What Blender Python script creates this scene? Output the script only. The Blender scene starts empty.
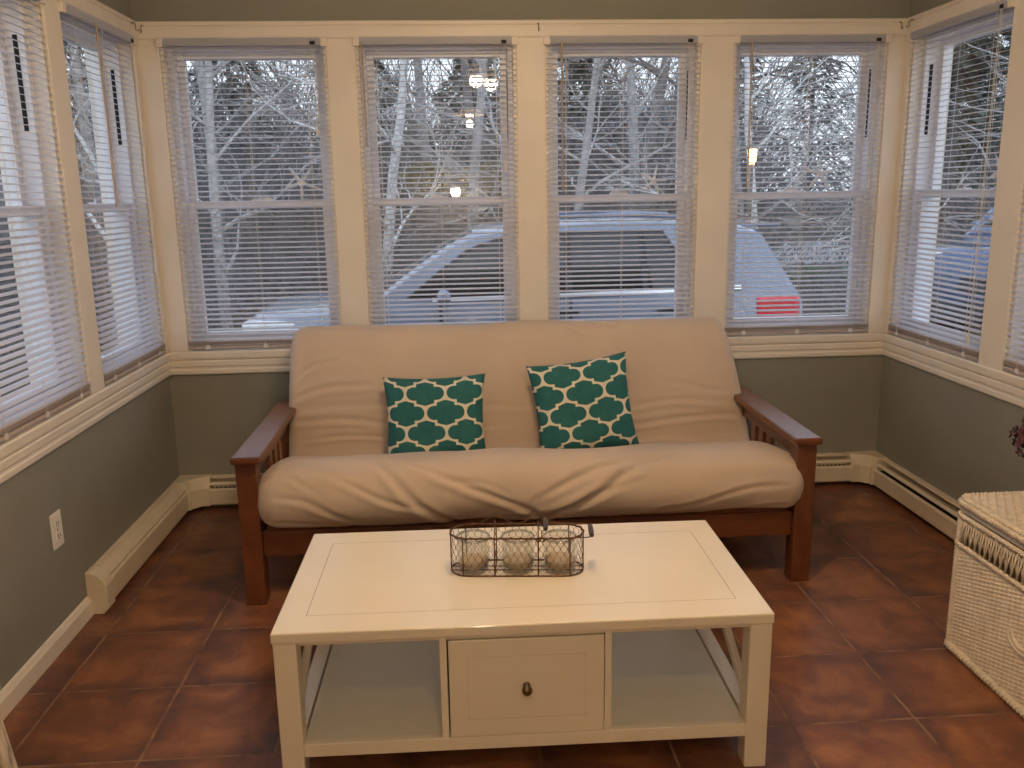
import bpy, bmesh, math, random
from mathutils import Vector, Matrix
from math import sin, cos, pi, sqrt, exp, floor, radians

C = bpy.context.scene.collection
SC = bpy.context.scene

# ------------------------------------------------------------------ camera
cam_d = bpy.data.cameras.new('camera')
cam_d.sensor_width = 36.0
cam_d.lens = 864.455 / 1024 * 36.0
cam_d.clip_start = 0.05
cam_d.clip_end = 300
cam = bpy.data.objects.new('camera', cam_d)
C.objects.link(cam)


def cam_matrix(loc, yaw, pitch, roll):
    cy, sy, cp, sp, cr, sr = cos(yaw), sin(yaw), cos(pitch), sin(pitch), cos(roll), sin(roll)
    f = Vector((-sy * cp, cy * cp, -sp))
    r = Vector((cy, sy, 0))
    u = r.cross(f)
    r2 = cr * r + sr * u
    u2 = -sr * r + cr * u
    m = Matrix((r2, u2, -f)).transposed().to_4x4()
    m.translation = Vector(loc)
    return m


cam.matrix_world = cam_matrix((1.3191, -3.9479, 1.4193), -0.0618, 0.2178, -0.0165)
SC.camera = cam

# ------------------------------------------------------------------ light and exposure
SC.view_settings.view_transform = 'Standard'
SC.view_settings.look = 'None'
SC.view_settings.gamma = 1
SC.view_settings.use_curve_mapping = False
SC.view_settings.exposure = 0.0

SKY_STRENGTH = 1.75
LAMP_COLOR = (1.0, 0.715, 0.45)
LAMP_W = {'ceiling': 50.0, 'pendant': 9.0, 'wall': 30.0}  # the wall entry powers an added fill lamp in place of a camera flash

world = bpy.data.worlds.new('sky')
SC.world = world
world.use_nodes = True
wn = world.node_tree
wn.nodes.clear()
w_out = wn.nodes.new('ShaderNodeOutputWorld')
w_bg = wn.nodes.new('ShaderNodeBackground')
w_tc = wn.nodes.new('ShaderNodeTexCoord')
w_sep = wn.nodes.new('ShaderNodeSeparateXYZ')
w_ramp = wn.nodes.new('ShaderNodeValToRGB')
w_ramp.color_ramp.elements[0].position = 0.0
w_ramp.color_ramp.elements[0].color = (0.86, 0.92, 1.0, 1)
w_ramp.color_ramp.elements[1].position = 0.7
w_ramp.color_ramp.elements[1].color = (0.70, 0.81, 1.0, 1)
wn.links.new(w_tc.outputs['Generated'], w_sep.inputs[0])
wn.links.new(w_sep.outputs[2], w_ramp.inputs[0])
wn.links.new(w_ramp.outputs[0], w_bg.inputs['Color'])
w_bg.inputs['Strength'].default_value = SKY_STRENGTH
wn.links.new(w_bg.outputs[0], w_out.inputs[0])

R = random.Random(7)


# ------------------------------------------------------------------ materials
class NT:
    """Small wrapper for building node materials."""

    def __init__(self, name):
        self.m = bpy.data.materials.new(name)
        self.m.use_nodes = True
        self.t = self.m.node_tree
        self.b = self.t.nodes['Principled BSDF']
        self.out = self.t.nodes['Material Output']

    def n(self, typ, **kw):
        x = self.t.nodes.new(typ)
        for k, v in kw.items():
            setattr(x, k, v)
        return x

    def l(self, a, b):
        self.t.links.new(a, b)

    def math(self, op, a, b=None, clamp=False):
        x = self.n('ShaderNodeMath', operation=op)
        x.use_clamp = clamp
        for i, v in enumerate((a, b)):
            if v is None:
                continue
            if isinstance(v, (int, float)):
                x.inputs[i].default_value = v
            else:
                self.l(v, x.inputs[i])
        return x.outputs[0]

    def noise(self, scale, detail=3, rough=0.55, vec=None, dist=0.0):
        x = self.n('ShaderNodeTexNoise')
        x.inputs['Scale'].default_value = scale
        x.inputs['Detail'].default_value = detail
        x.inputs['Roughness'].default_value = rough
        x.inputs['Distortion'].default_value = dist
        self.l(vec if vec is not None else self.coord(), x.inputs['Vector'])
        return x.outputs['Fac']

    def coord(self, which='Object'):
        if not hasattr(self, '_tc'):
            self._tc = self.n('ShaderNodeTexCoord')
        return self._tc.outputs[which]

    def ramp(self, fac, stops):
        x = self.n('ShaderNodeValToRGB')
        e = x.color_ramp.elements
        while len(e) < len(stops):
            e.new(0.5)
        for k, (p, c) in enumerate(stops):
            e[k].position = p
            e[k].color = (*c, 1)
        self.l(fac, x.inputs[0])
        return x.outputs[0]

    def mix(self, fac, a, b):
        x = self.n('ShaderNodeMix', data_type='RGBA')
        for i, v in ((0, fac), (6, a), (7, b)):
            if isinstance(v, (int, float)):
                x.inputs[i].default_value = v
            elif isinstance(v, tuple):
                x.inputs[i].default_value = (*v, 1)
            else:
                self.l(v, x.inputs[i])
        return x.outputs[2]

    def bump(self, h, strength=0.3, dist=0.01):
        x = self.n('ShaderNodeBump')
        x.inputs['Strength'].default_value = strength
        x.inputs['Distance'].default_value = dist
        self.l(h, x.inputs['Height'])
        self.l(x.outputs[0], self.b.inputs['Normal'])


MATS = {}


def pmat(name, col, rough=0.5, var=0.12, scale=9.0, bump=0.0, bscale=60.0, metal=0.0, spec=0.5, coat=0.0, sheen=0.0):
    q = NT(name)
    a = tuple(max(0, c * (1 - var)) for c in col)
    b = tuple(min(1, c * (1 + var)) for c in col)
    q.l(q.ramp(q.noise(scale, 4), [(0.3, a), (0.7, b)]), q.b.inputs['Base Color'])
    q.b.inputs['Roughness'].default_value = rough
    q.b.inputs['Metallic'].default_value = metal
    q.b.inputs['Specular IOR Level'].default_value = spec
    q.b.inputs['Coat Weight'].default_value = coat
    q.b.inputs['Coat Roughness'].default_value = 0.08
    q.b.inputs['Sheen Weight'].default_value = sheen
    if bump > 0:
        q.bump(q.noise(bscale, 3), bump, 0.004)
    MATS[name] = q.m
    return q.m


def glass_mat(name, tint=(1, 1, 1), refl=0.045, rough=0.0):
    q = NT(name)
    q.t.nodes.remove(q.b)
    geo = q.n('ShaderNodeNewGeometry')
    dot = q.n('ShaderNodeVectorMath', operation='DOT_PRODUCT')
    q.l(geo.outputs['Normal'], dot.inputs[0])
    q.l(geo.outputs['Incoming'], dot.inputs[1])
    c = q.math('ABSOLUTE', dot.outputs['Value'])
    p5 = q.math('POWER', q.math('SUBTRACT', 1.0, c, True), 5.0)
    fac = q.math('ADD', q.math('MULTIPLY', p5, 0.9), refl, True)
    tr = q.n('ShaderNodeBsdfTransparent')
    tr.inputs['Color'].default_value = (*tint, 1)
    gl = q.n('ShaderNodeBsdfGlossy')
    gl.inputs['Roughness'].default_value = rough
    gl.inputs['Color'].default_value = (1, 1, 1, 1)
    mx = q.n('ShaderNodeMixShader')
    q.l(fac, mx.inputs[0])
    q.l(tr.outputs[0], mx.inputs[1])
    q.l(gl.outputs[0], mx.inputs[2])
    q.l(mx.outputs[0], q.out.inputs['Surface'])
    MATS[name] = q.m
    return q.m


def emit_mat(name, col, strength):
    q = NT(name)
    q.b.inputs['Base Color'].default_value = (*col, 1)
    q.b.inputs['Emission Color'].default_value = (*col, 1)
    q.b.inputs['Emission Strength'].default_value = strength
    MATS[name] = q.m
    return q.m


pmat('sage_paint', (0.26, 0.26, 0.225), 0.75, 0.05, 3.0, 0.08, 180)
pmat('trim_paint', (0.79, 0.735, 0.655), 0.42, 0.04, 4.0, 0.05, 30)
pmat('ceiling_paint', (0.72, 0.70, 0.64), 0.85, 0.03)
pmat('rear_paint', (0.55, 0.52, 0.45), 0.8, 0.05)
pmat('vinyl', (0.79, 0.80, 0.84), 0.35, 0.03)
pmat('dark_slot', (0.02, 0.02, 0.022), 0.8, 0.1)
pmat('cord_white', (0.75, 0.73, 0.70), 0.6, 0.03)
pmat('shaded_taupe', (0.50, 0.42, 0.38), 0.5, 0.05)  # shade at the foot of the white blinds, painted into the plastic colour
pmat('heater_enamel', (0.70, 0.62, 0.48), 0.38, 0.05, 5.0)
pmat('fin_metal', (0.035, 0.03, 0.027), 0.6, 0.2, 40, metal=0.3)
pmat('outlet_plastic', (0.86, 0.84, 0.78), 0.35, 0.02)
pmat('table_paint', (0.84, 0.765, 0.625), 0.30, 0.03, 3.0, 0.03, 40, coat=0.15)
pmat('shelf_paint', (0.76, 0.74, 0.63), 0.35, 0.03, 3.0)
pmat('groove', (0.30, 0.24, 0.16), 0.8, 0.1)
pmat('antique_brass', (0.20, 0.14, 0.08), 0.35, 0.25, 90, metal=0.9)
pmat('rust_wire', (0.13, 0.065, 0.035), 0.6, 0.35, 120, metal=0.5)
pmat('grip_wood', (0.05, 0.035, 0.028), 0.5, 0.2, 60)
pmat('sand', (0.40, 0.31, 0.23), 0.95, 0.18, 220, 0.5, 400)
pmat('steel_hook', (0.25, 0.22, 0.18), 0.4, 0.1, metal=0.8)
pmat('starfish', (0.84, 0.80, 0.74), 0.85, 0.1, 60, 0.5, 140)
pmat('shell', (0.85, 0.82, 0.78), 0.5, 0.06, 60)
pmat('plum_petal', (0.075, 0.022, 0.035), 0.75, 0.45, 45)
pmat('stem_green', (0.08, 0.10, 0.04), 0.7, 0.2, 30)
pmat('ceramic', (0.45, 0.36, 0.27), 0.35, 0.08)
pmat('lamp_metal', (0.45, 0.36, 0.26), 0.35, 0.1, metal=0.8)
pmat('bark_grey', (0.42, 0.40, 0.385), 0.9, 0.3, 12, 0.3, 40)
pmat('bark_pale', (0.68, 0.66, 0.64), 0.9, 0.25, 16, 0.3, 40)
pmat('bark_dark', (0.22, 0.20, 0.185), 0.95, 0.3, 10, 0.3, 40)
pmat('twig', (0.20, 0.19, 0.185), 0.95, 0.35, 3)
pmat('needles', (0.085, 0.105, 0.080), 0.8, 0.5, 4)
pmat('ochre_leaf', (0.30, 0.24, 0.075), 0.9, 0.3, 6)
pmat('leaf_litter', (0.13, 0.105, 0.08), 0.95, 0.45, 6, 0.6, 25)
pmat('lawn', (0.10, 0.15, 0.055), 0.95, 0.3, 8, 0.5, 60)
pmat('pale_road', (0.62, 0.63, 0.66), 0.8, 0.08, 2)
pmat('siding_white', (0.66, 0.68, 0.70), 0.7, 0.05)
pmat('roof_blue', (0.33, 0.38, 0.46), 0.8, 0.15, 20)
pmat('house_ext', (0.62, 0.60, 0.56), 0.8, 0.05)
pmat('car_paint', (0.22, 0.255, 0.335), 0.22, 0.03, 2.0, metal=0.25, coat=0.6)
pmat('car_paint_dark', (0.07, 0.11, 0.22), 0.22, 0.03, 2.0, metal=0.25, coat=0.6)
pmat('car_plastic', (0.025, 0.026, 0.03), 0.55, 0.1)
pmat('chrome', (0.90, 0.91, 0.93), 0.28, 0.02, metal=1.0)
pmat('tyre', (0.02, 0.02, 0.02), 0.85, 0.2)
pmat('red_lens', (0.75, 0.035, 0.055), 0.2, 0.05, coat=0.5)
pmat('clear_lens', (0.80, 0.80, 0.80), 0.12, 0.05, coat=0.5)
pmat('amber_lens', (0.85, 0.38, 0.08), 0.2, 0.05, coat=0.5)
q = NT('car_glass')
q.b.inputs['Base Color'].default_value = (0.010, 0.012, 0.014, 1)
q.b.inputs['Roughness'].default_value = 0.03
q.b.inputs['Specular IOR Level'].default_value = 0.7
MATS['car_glass'] = q.m
glass_mat('pane_glass', (0.965, 0.98, 0.985), 0.04)
glass_mat('jar_glass', (0.955, 0.96, 0.945), 0.09, 0.02)
glass_mat('jar_rim_glass', (0.80, 0.82, 0.80), 0.30, 0.08)
emit_mat('bulb_glow', (1.0, 0.74, 0.42), 30.0)
emit_mat('shade_glow', (1.0, 0.70, 0.36), 2.2)
emit_mat('porch_glow', (1.0, 0.62, 0.25), 7.0)

# blind slats: thin plastic, slightly translucent
q = NT('slat_plastic')
q.b.inputs['Base Color'].default_value = (0.76, 0.77, 0.85, 1)
q.b.inputs['Roughness'].default_value = 0.4
tl = q.n('ShaderNodeBsdfTranslucent')
tl.inputs['Color'].default_value = (0.82, 0.83, 0.90, 1)
mx = q.n('ShaderNodeMixShader')
mx.inputs[0].default_value = 0.48
q.l(q.b.outputs[0], mx.inputs[1])
q.l(tl.outputs[0], mx.inputs[2])
q.l(mx.outputs[0], q.out.inputs['Surface'])
MATS['slat_plastic'] = q.m

# clear brownish wand
q = NT('wand_plastic')
q.b.inputs['Base Color'].default_value = (0.46, 0.36, 0.29, 1)
q.b.inputs['Roughness'].default_value = 0.2
MATS['wand_plastic'] = q.m

# terracotta-brown floor tiles
TILE, TX, TY = 0.345, 0.1176, -0.1894
q = NT('floor_tile')
sep = q.n('ShaderNodeSeparateXYZ')
q.l(q.coord(), sep.inputs[0])
u = q.math('DIVIDE', q.math('SUBTRACT', sep.outputs[0], TX), TILE)
v = q.math('DIVIDE', q.math('SUBTRACT', sep.outputs[1], TY), TILE)
wob = q.math('MULTIPLY', q.math('SUBTRACT', q.noise(26, 2), 0.5), 0.012)
u = q.math('ADD', u, wob)
v = q.math('ADD', v, wob)
fu, fv = q.math('FLOOR', u), q.math('FLOOR', v)
pu, pv = q.math('FRACT', u), q.math('FRACT', v)
du = q.math('MINIMUM', pu, q.math('SUBTRACT', 1.0, pu))
dv = q.math('MINIMUM', pv, q.math('SUBTRACT', 1.0, pv))
edge = q.math('MINIMUM', du, dv)
comb = q.n('ShaderNodeCombineXYZ')
q.l(fu, comb.inputs[0])
q.l(fv, comb.inputs[1])
wnz = q.n('ShaderNodeTexWhiteNoise')
q.l(comb.outputs[0], wnz.inputs['Vector'])
shift = q.n('ShaderNodeVectorMath', operation='MULTIPLY_ADD')
q.l(wnz.outputs['Color'], shift.inputs[0])
shift.inputs[1].default_value = (7, 9, 5)
q.l(q.coord(), shift.inputs[2])
clouds = q.noise(5.5, 5, 0.6, shift.outputs[0], 0.6)
fine = q.noise(28, 4, 0.6, shift.outputs[0])
fac = q.math('ADD', q.math('MULTIPLY', clouds, 0.85), q.math('MULTIPLY', fine, 0.15))
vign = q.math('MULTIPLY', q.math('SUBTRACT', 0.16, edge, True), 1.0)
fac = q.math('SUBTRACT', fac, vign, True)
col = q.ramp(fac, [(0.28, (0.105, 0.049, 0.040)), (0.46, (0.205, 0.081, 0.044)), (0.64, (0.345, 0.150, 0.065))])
lum = q.math('ADD', 0.9, q.math('MULTIPLY', wnz.outputs['Value'], 0.2))
hsv = q.n('ShaderNodeHueSaturation')
q.l(col, hsv.inputs['Color'])
q.l(lum, hsv.inputs['Value'])
gm = q.math('LESS_THAN', edge, 0.011)
gcol = q.ramp(q.noise(9, 3), [(0.33, (0.15, 0.078, 0.052)), (0.66, (0.36, 0.22, 0.145))])
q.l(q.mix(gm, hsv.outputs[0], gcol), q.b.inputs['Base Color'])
rgh = q.math('ADD', 0.30, q.math('MULTIPLY', gm, 0.4))
rgh = q.math('ADD', rgh, q.math('MULTIPLY', fine, 0.15))
q.l(rgh, q.b.inputs['Roughness'])
hgt = q.math('SUBTRACT', q.math('MULTIPLY', fine, 0.35), q.math('MULTIPLY', gm, 0.8))
q.bump(hgt, 0.35, 0.003)
MATS['floor_tile'] = q.m

# stained futon wood with grain
q = NT('cherry_wood')
mp = q.n('ShaderNodeMapping')
mp.inputs['Scale'].default_value = (1, 1, 1)
q.l(q.coord(), mp.inputs[0])
g1 = q.noise(7, 4, 0.6, mp.outputs[0], 1.5)
wv = q.n('ShaderNodeTexNoise')
wv.inputs['Scale'].default_value = 34
wv.inputs['Detail'].default_value = 4
q.l(mp.outputs[0], wv.inputs['Vector'])
f2 = q.math('ADD', q.math('MULTIPLY', g1, 0.7), q.math('MULTIPLY', wv.outputs['Fac'], 0.3))
q.l(q.ramp(f2, [(0.32, (0.095, 0.030, 0.013)), (0.66, (0.185, 0.060, 0.026))]), q.b.inputs['Base Color'])
q.b.inputs['Roughness'].default_value = 0.28
q.b.inputs['Coat Weight'].default_value = 0.08
q.b.inputs['Coat Roughness'].default_value = 0.15
MATS['cherry_wood'] = q.m

# futon cover cloth
q = NT('tan_cloth')
q.l(q.ramp(q.noise(3.0, 4), [(0.3, (0.54, 0.435, 0.35)), (0.7, (0.60, 0.49, 0.395))]), q.b.inputs['Base Color'])
q.b.inputs['Roughness'].default_value = 0.9
q.b.inputs['Sheen Weight'].default_value = 0.15
h = q.math('ADD', q.noise(420, 2), q.math('MULTIPLY', q.noise(11, 4), 2.2))
q.bump(h, 0.22, 0.006)
MATS['tan_cloth'] = q.m

# teal cushion with off-white lattice print
q = NT('lattice_cloth')
uvn = q.n('ShaderNodeUVMap')
sp = q.n('ShaderNodeSeparateXYZ')
q.l(uvn.outputs[0], sp.inputs[0])
PA, PB = 0.163, 0.163
WH = 0.030


def lattice_cell(ox, oy):
    x = q.math('ABSOLUTE', q.math('SUBTRACT', q.math('FLOORED_MODULO', q.math('ADD', sp.outputs[0], ox), PA), PA / 2))
    y = q.math('ABSOLUTE', q.math('SUBTRACT', q.math('FLOORED_MODULO', q.math('ADD', sp.outputs[1], oy), PB), PB / 2))
    x = q.math('DIVIDE', x, PA / 250.0)
    y = q.math('DIVIDE', y, PB / 255.0)
    dx = q.math('MAXIMUM', q.math('SUBTRACT', x, 72.0), 0.0)
    st = q.math('LESS_THAN', q.math('ADD', q.math('MULTIPLY', dx, dx), q.math('MULTIPLY', y, y)), 45.0 ** 2)
    ins = q.math('LESS_THAN', x, 55.0)
    top = q.math('SUBTRACT', 81.0, q.math('MULTIPLY', q.math('POWER', q.math('DIVIDE', x, 55.0), 1.1), 16.0))
    md = q.math('MULTIPLY', ins, q.math('LESS_THAN', y, top))
    return q.math('MAXIMUM', st, md)


inside = q.math('MAXIMUM', lattice_cell(0.0, 0.0), lattice_cell(PA / 2, PB / 2))
teal = q.ramp(q.noise(30, 3), [(0.3, (0.014, 0.118, 0.125)), (0.7, (0.019, 0.145, 0.152))])
q.l(q.mix(inside, (0.72, 0.66, 0.54), teal), q.b.inputs['Base Color'])
q.b.inputs['Roughness'].default_value = 0.85
q.bump(q.noise(500, 2), 0.15, 0.002)
MATS['lattice_cloth'] = q.m

# wicker paint
q = NT('wicker_paint')
q.l(q.ramp(q.noise(30, 4), [(0.3, (0.66, 0.575, 0.455)), (0.7, (0.82, 0.73, 0.59))]), q.b.inputs['Base Color'])
q.b.inputs['Roughness'].default_value = 0.5
MATS['wicker_paint'] = q.m
pmat('wicker_gap', (0.22, 0.17, 0.11), 0.9, 0.2)
pmat('grey_tape', (0.50, 0.47, 0.44), 0.6, 0.08, 30)

# whitewashed worn wood
q = NT('whitewash')
mp = q.n('ShaderNodeMapping')
mp.inputs['Scale'].default_value = (14, 14, 2)
q.l(q.coord(), mp.inputs[0])
q.l(q.ramp(q.noise(3, 5, 0.7, mp.outputs[0]), [(0.38, (0.22, 0.19, 0.16)), (0.52, (0.66, 0.58, 0.46))]), q.b.inputs['Base Color'])
q.b.inputs['Roughness'].default_value = 0.75
MATS['whitewash'] = q.m


# ------------------------------------------------------------------ mesh building
class MB:
    def __init__(self):
        self.v, self.f, self.uv = [], [], None

    def add(self, vs, fs):
        b = len(self.v)
        self.v += [tuple(p) for p in vs]
        self.f += [tuple(i + b for i in f) for f in fs]

    def box(self, x0, x1, y0, y1, z0, z1, m=None):
        vs = [Vector((x, y, z)) for z in (z0, z1) for y in (y0, y1) for x in (x0, x1)]
        if m is not None:
            vs = [m @ p for p in vs]
        self.add(vs, [(0, 2, 3, 1), (4, 5, 7, 6), (0, 1, 5, 4), (2, 6, 7, 3), (0, 4, 6, 2), (1, 3, 7, 5)])
        return self

    def bar(self, a, b, w, t, up=(0, 0, 1)):
        """rectangular bar from a to b; w along side, t along up"""
        a, b = Vector(a), Vector(b)
        d = (b - a)
        L = d.length
        d.normalize()
        s = d.cross(Vector(up)).normalized()
        u_ = s.cross(d).normalized()
        m = Matrix((d, s, u_)).transposed().to_4x4()
        m.translation = a
        self.box(0, L, -w / 2, w / 2, -t / 2, t / 2, m)
        return self

    def tube(self, pts, r, n=8, closed=False, cap=True):
        pts = [Vector(p) for p in pts]
        N = len(pts)
        rs = r if isinstance(r, (list, tuple)) else [r] * N
        rings = []
        nrm = None
        for i in range(N):
            if closed:
                d = pts[(i + 1) % N] - pts[i - 1]
            else:
                d = pts[min(i + 1, N - 1)] - pts[max(i - 1, 0)]
            if d.length < 1e-9:
                d = Vector((0, 0, 1))
            d.normalize()
            if nrm is None:
                nrm = d.orthogonal().normalized()
            else:
                nrm = (nrm - d * nrm.dot(d))
                nrm = nrm.normalized() if nrm.length > 1e-6 else d.orthogonal().normalized()
            bi = d.cross(nrm)
            rings.append([pts[i] + (nrm * cos(2 * pi * k / n) + bi * sin(2 * pi * k / n)) * rs[i] for k in range(n)])
        vs = [p for rg in rings for p in rg]
        fs = []
        for i in range(N if closed else N - 1):
            j = (i + 1) % N
            for k in range(n):
                fs.append((i * n + k, i * n + (k + 1) % n, j * n + (k + 1) % n, j * n + k))
        if cap and not closed:
            fs.append(tuple(range(n - 1, -1, -1)))
            fs.append(tuple((N - 1) * n + k for k in range(n)))
        self.add(vs, fs)
        return self

    def lathe(self, prof, c=(0, 0, 0), n=32, m=None):
        c = Vector(c)
        vs, fs = [], []
        for (r, z) in prof:
            for k in range(n):
                p = Vector((r * cos(2 * pi * k / n), r * sin(2 * pi * k / n), z))
                vs.append((m @ p if m is not None else p) + c)
        for i in range(len(prof) - 1):
            for k in range(n):
                fs.append((i * n + k, i * n + (k + 1) % n, (i + 1) * n + (k + 1) % n, (i + 1) * n + k))
        self.add(vs, fs)
        return self

    def prism(self, poly, axis, a, b):
        """poly of 2-D points extruded along axis (0 x: poly=(y,z); 1 y: poly=(x,z); 2 z: poly=(x,y))"""
        n = len(poly)

        def P(q, t):
            if axis == 0:
                return (t, q[0], q[1])
            if axis == 1:
                return (q[0], t, q[1])
            return (q[0], q[1], t)
        vs = [P(q, a) for q in poly] + [P(q, b) for q in poly]
        fs = [(i, (i + 1) % n, n + (i + 1) % n, n + i) for i in range(n)]
        fs.append(tuple(range(n - 1, -1, -1)))
        fs.append(tuple(range(n, 2 * n)))
        self.add(vs, fs)
        return self

    def grid(self, nu, nv, fn, closed_u=False, uvfn=None):
        vs = [fn(i / (nu - (0 if closed_u else 1)), j / (nv - 1)) for j in range(nv) for i in range(nu)]
        fs = []
        for j in range(nv - 1):
            for i in range(nu if closed_u else nu - 1):
                i2 = (i + 1) % nu
                fs.append((j * nu + i, j * nu + i2, (j + 1) * nu + i2, (j + 1) * nu + i))
        b = len(self.v)
        self.add(vs, fs)
        if uvfn:
            self.uv = self.uv or {}
            for j in range(nv):
                for i in range(nu):
                    self.uv[b + j * nu + i] = uvfn(i / (nu - 1), j / (nv - 1))
        return self

    def build(self, name, mat, parent=None, smooth=False, bevel=0.0, seg=2, angle=0.6):
        me = bpy.data.meshes.new(name)
        me.from_pydata(self.v, [], self.f)
        bm = bmesh.new()
        bm.from_mesh(me)
        bmesh.ops.recalc_face_normals(bm, faces=bm.faces)
        bm.to_mesh(me)
        bm.free()
        if self.uv:
            lay = me.uv_layers.new(name='UVMap')
            for lp in me.loops:
                lay.data[lp.index].uv = self.uv.get(lp.vertex_index, (0, 0))
        me.materials.append(MATS[mat] if isinstance(mat, str) else mat)
        if smooth:
            me.shade_smooth()
            if smooth != 'all':
                me.set_sharp_from_angle(angle=angle)
        o = bpy.data.objects.new(name, me)
        C.objects.link(o)
        if parent is not None:
            o.parent = parent
        if bevel > 0:
            md = o.modifiers.new('bevel', 'BEVEL')
            md.width = bevel
            md.segments = seg
            md.limit_method = 'ANGLE'
            md.angle_limit = 0.6
        return o


def tag(o, label, cat, group=None, kind=None):
    o['label'] = label
    o['category'] = cat
    if group:
        o['group'] = group
    if kind:
        o['kind'] = kind
    return o


def thing(name, label, cat, loc=(0, 0, 0), rz=0.0, group=None):
    o = bpy.data.objects.new(name, None)
    o.empty_display_size = 0.05
    C.objects.link(o)
    o.location = loc
    o.rotation_euler = (0, 0, rz)
    return tag(o, label, cat, group)


def struct(name, mb, mat, bevel=0.0, smooth=False):
    o = mb.build(name, mat, None, smooth, bevel)
    o['kind'] = 'structure'
    return o


def sroot(name, loc, rz=0.0):
    o = bpy.data.objects.new(name, None)
    C.objects.link(o)
    o.location = loc
    o.rotation_euler = (0, 0, rz)
    o['kind'] = 'structure'
    return o


# ------------------------------------------------------------------ the room
W = 3.348
T = 0.165                      # wall thickness
SILL, HEAD, TOP = 0.742, 2.070, 2.139
CEIL = 2.46
REAR = -5.6
BACK = [(0.100, 0.794), (0.916, 1.605), (1.731, 2.416), (2.563, 3.257)]
LEFT = [(-0.740, -0.050), (-1.560, -0.865)]
RIGHT = [(-0.765, -0.045), (-1.620, -0.918)]

struct('floor', MB().box(-T, W + T, REAR - 0.2, T, -0.12, 0), 'floor_tile')
struct('ceiling', MB().box(-T, W + T, REAR - 0.2, T, CEIL, CEIL + 0.15), 'ceiling_paint')


def gaps(lo, hi, spans):
    out, p = [], lo
    for a, b in sorted(spans):
        out.append((p, a))
        p = b
    out.append((p, hi))
    return out


mb = MB().box(0, W, 0, T, 0, SILL - 0.03).box(0, W, 0, T, HEAD + 0.01, CEIL)
for a, b in gaps(0, W, BACK):
    mb.box(a, b, 0, T, SILL - 0.03, HEAD + 0.01)
struct('wall_back', mb, 'sage_paint')
mb = MB().box(-T, 0, REAR, T, 0, SILL - 0.03).box(-T, 0, REAR, T, HEAD + 0.01, CEIL)
for a, b in gaps(REAR, T, LEFT):
    mb.box(-T, 0, a, b, SILL - 0.03, HEAD + 0.01)
struct('wall_left', mb, 'sage_paint')
mb = MB().box(W, W + T, REAR, T, 0, SILL - 0.03).box(W, W + T, REAR, T, HEAD + 0.01, CEIL)
for a, b in gaps(REAR, T, RIGHT):
    mb.box(W, W + T, a, b, SILL - 0.03, HEAD + 0.01)
struct('wall_right', mb, 'sage_paint')
struct('wall_rear', MB().box(-T, W + T, REAR - 0.2, REAR, 0, CEIL), 'rear_paint')

# window stool / apron profile (d = distance into the room, z)
APRON = [(0.0, 0.634), (0.011, 0.634), (0.015, 0.640), (0.015, 0.655), (0.011, 0.659), (0.011, 0.668),
         (0.017, 0.673), (0.017, 0.694), (0.013, 0.699), (0.020, 0.705), (0.022, 0.712), (0.022, 0.736), (0.018, 0.742), (-0.03, 0.742), (-0.03, 0.70), (0, 0.70)]
HEADER = [(0.0, HEAD), (0.020, HEAD), (0.022, HEAD + 0.006), (0.022, HEAD + 0.042), (0.018, HEAD + 0.045), (0.018, HEAD + 0.050), (0.024, HEAD + 0.053),
          (0.024, TOP - 0.004), (0.021, TOP), (0.0, TOP)]
SIDE_END = -2.6
# sills
struct('trim_1', MB().prism([(-d, z) for d, z in APRON], 0, 0.0, W), 'trim_paint', 0.0)
struct('trim_2', MB().prism([(d, z) for d, z in APRON], 1, SIDE_END, -0.0), 'trim_paint')
struct('trim_3', MB().prism([(W - d, z) for d, z in APRON], 1, SIDE_END, -0.0), 'trim_paint')
# headers
struct('trim_4', MB().prism([(-d, z) for d, z in HEADER], 0, 0.0, W), 'trim_paint')
struct('trim_5', MB().prism([(d, z) for d, z in HEADER], 1, SIDE_END, -0.0), 'trim_paint')
struct('trim_6', MB().prism([(W - d, z) for d, z in HEADER], 1, SIDE_END, -0.0), 'trim_paint')
# posts between the windows
k = 7
for a, b in gaps(0.0, W, BACK):
    struct('trim_%d' % k, MB().box(a, b, -0.012, 0.001, SILL, HEAD + 0.002), 'trim_paint', 0.003)
    k += 1
for spans, x0, x1 in ((LEFT, -0.001, 0.012), (RIGHT, W - 0.012, W + 0.001)):
    for a, b in gaps(-1.69, -0.012, spans):
        struct('trim_%d' % k, MB().box(x0, x1, a, b, SILL, HEAD + 0.002), 'trim_paint', 0.003)
        k += 1

# baseboard on the left wall, in front of the heater
struct('baseboard_left', MB().prism([(0, 0), (0.016, 0), (0.016, 0.052), (0.012, 0.058), (0.008, 0.066), (0, 0.070)], 1, REAR, -1.075), 'trim_paint')
struct('baseboard_right', MB().prism([(W, 0), (W - 0.016, 0), (W - 0.016, 0.052), (W - 0.012, 0.058), (W - 0.008, 0.066), (W, 0.070)], 1, REAR, -2.62), 'trim_paint')


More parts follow.
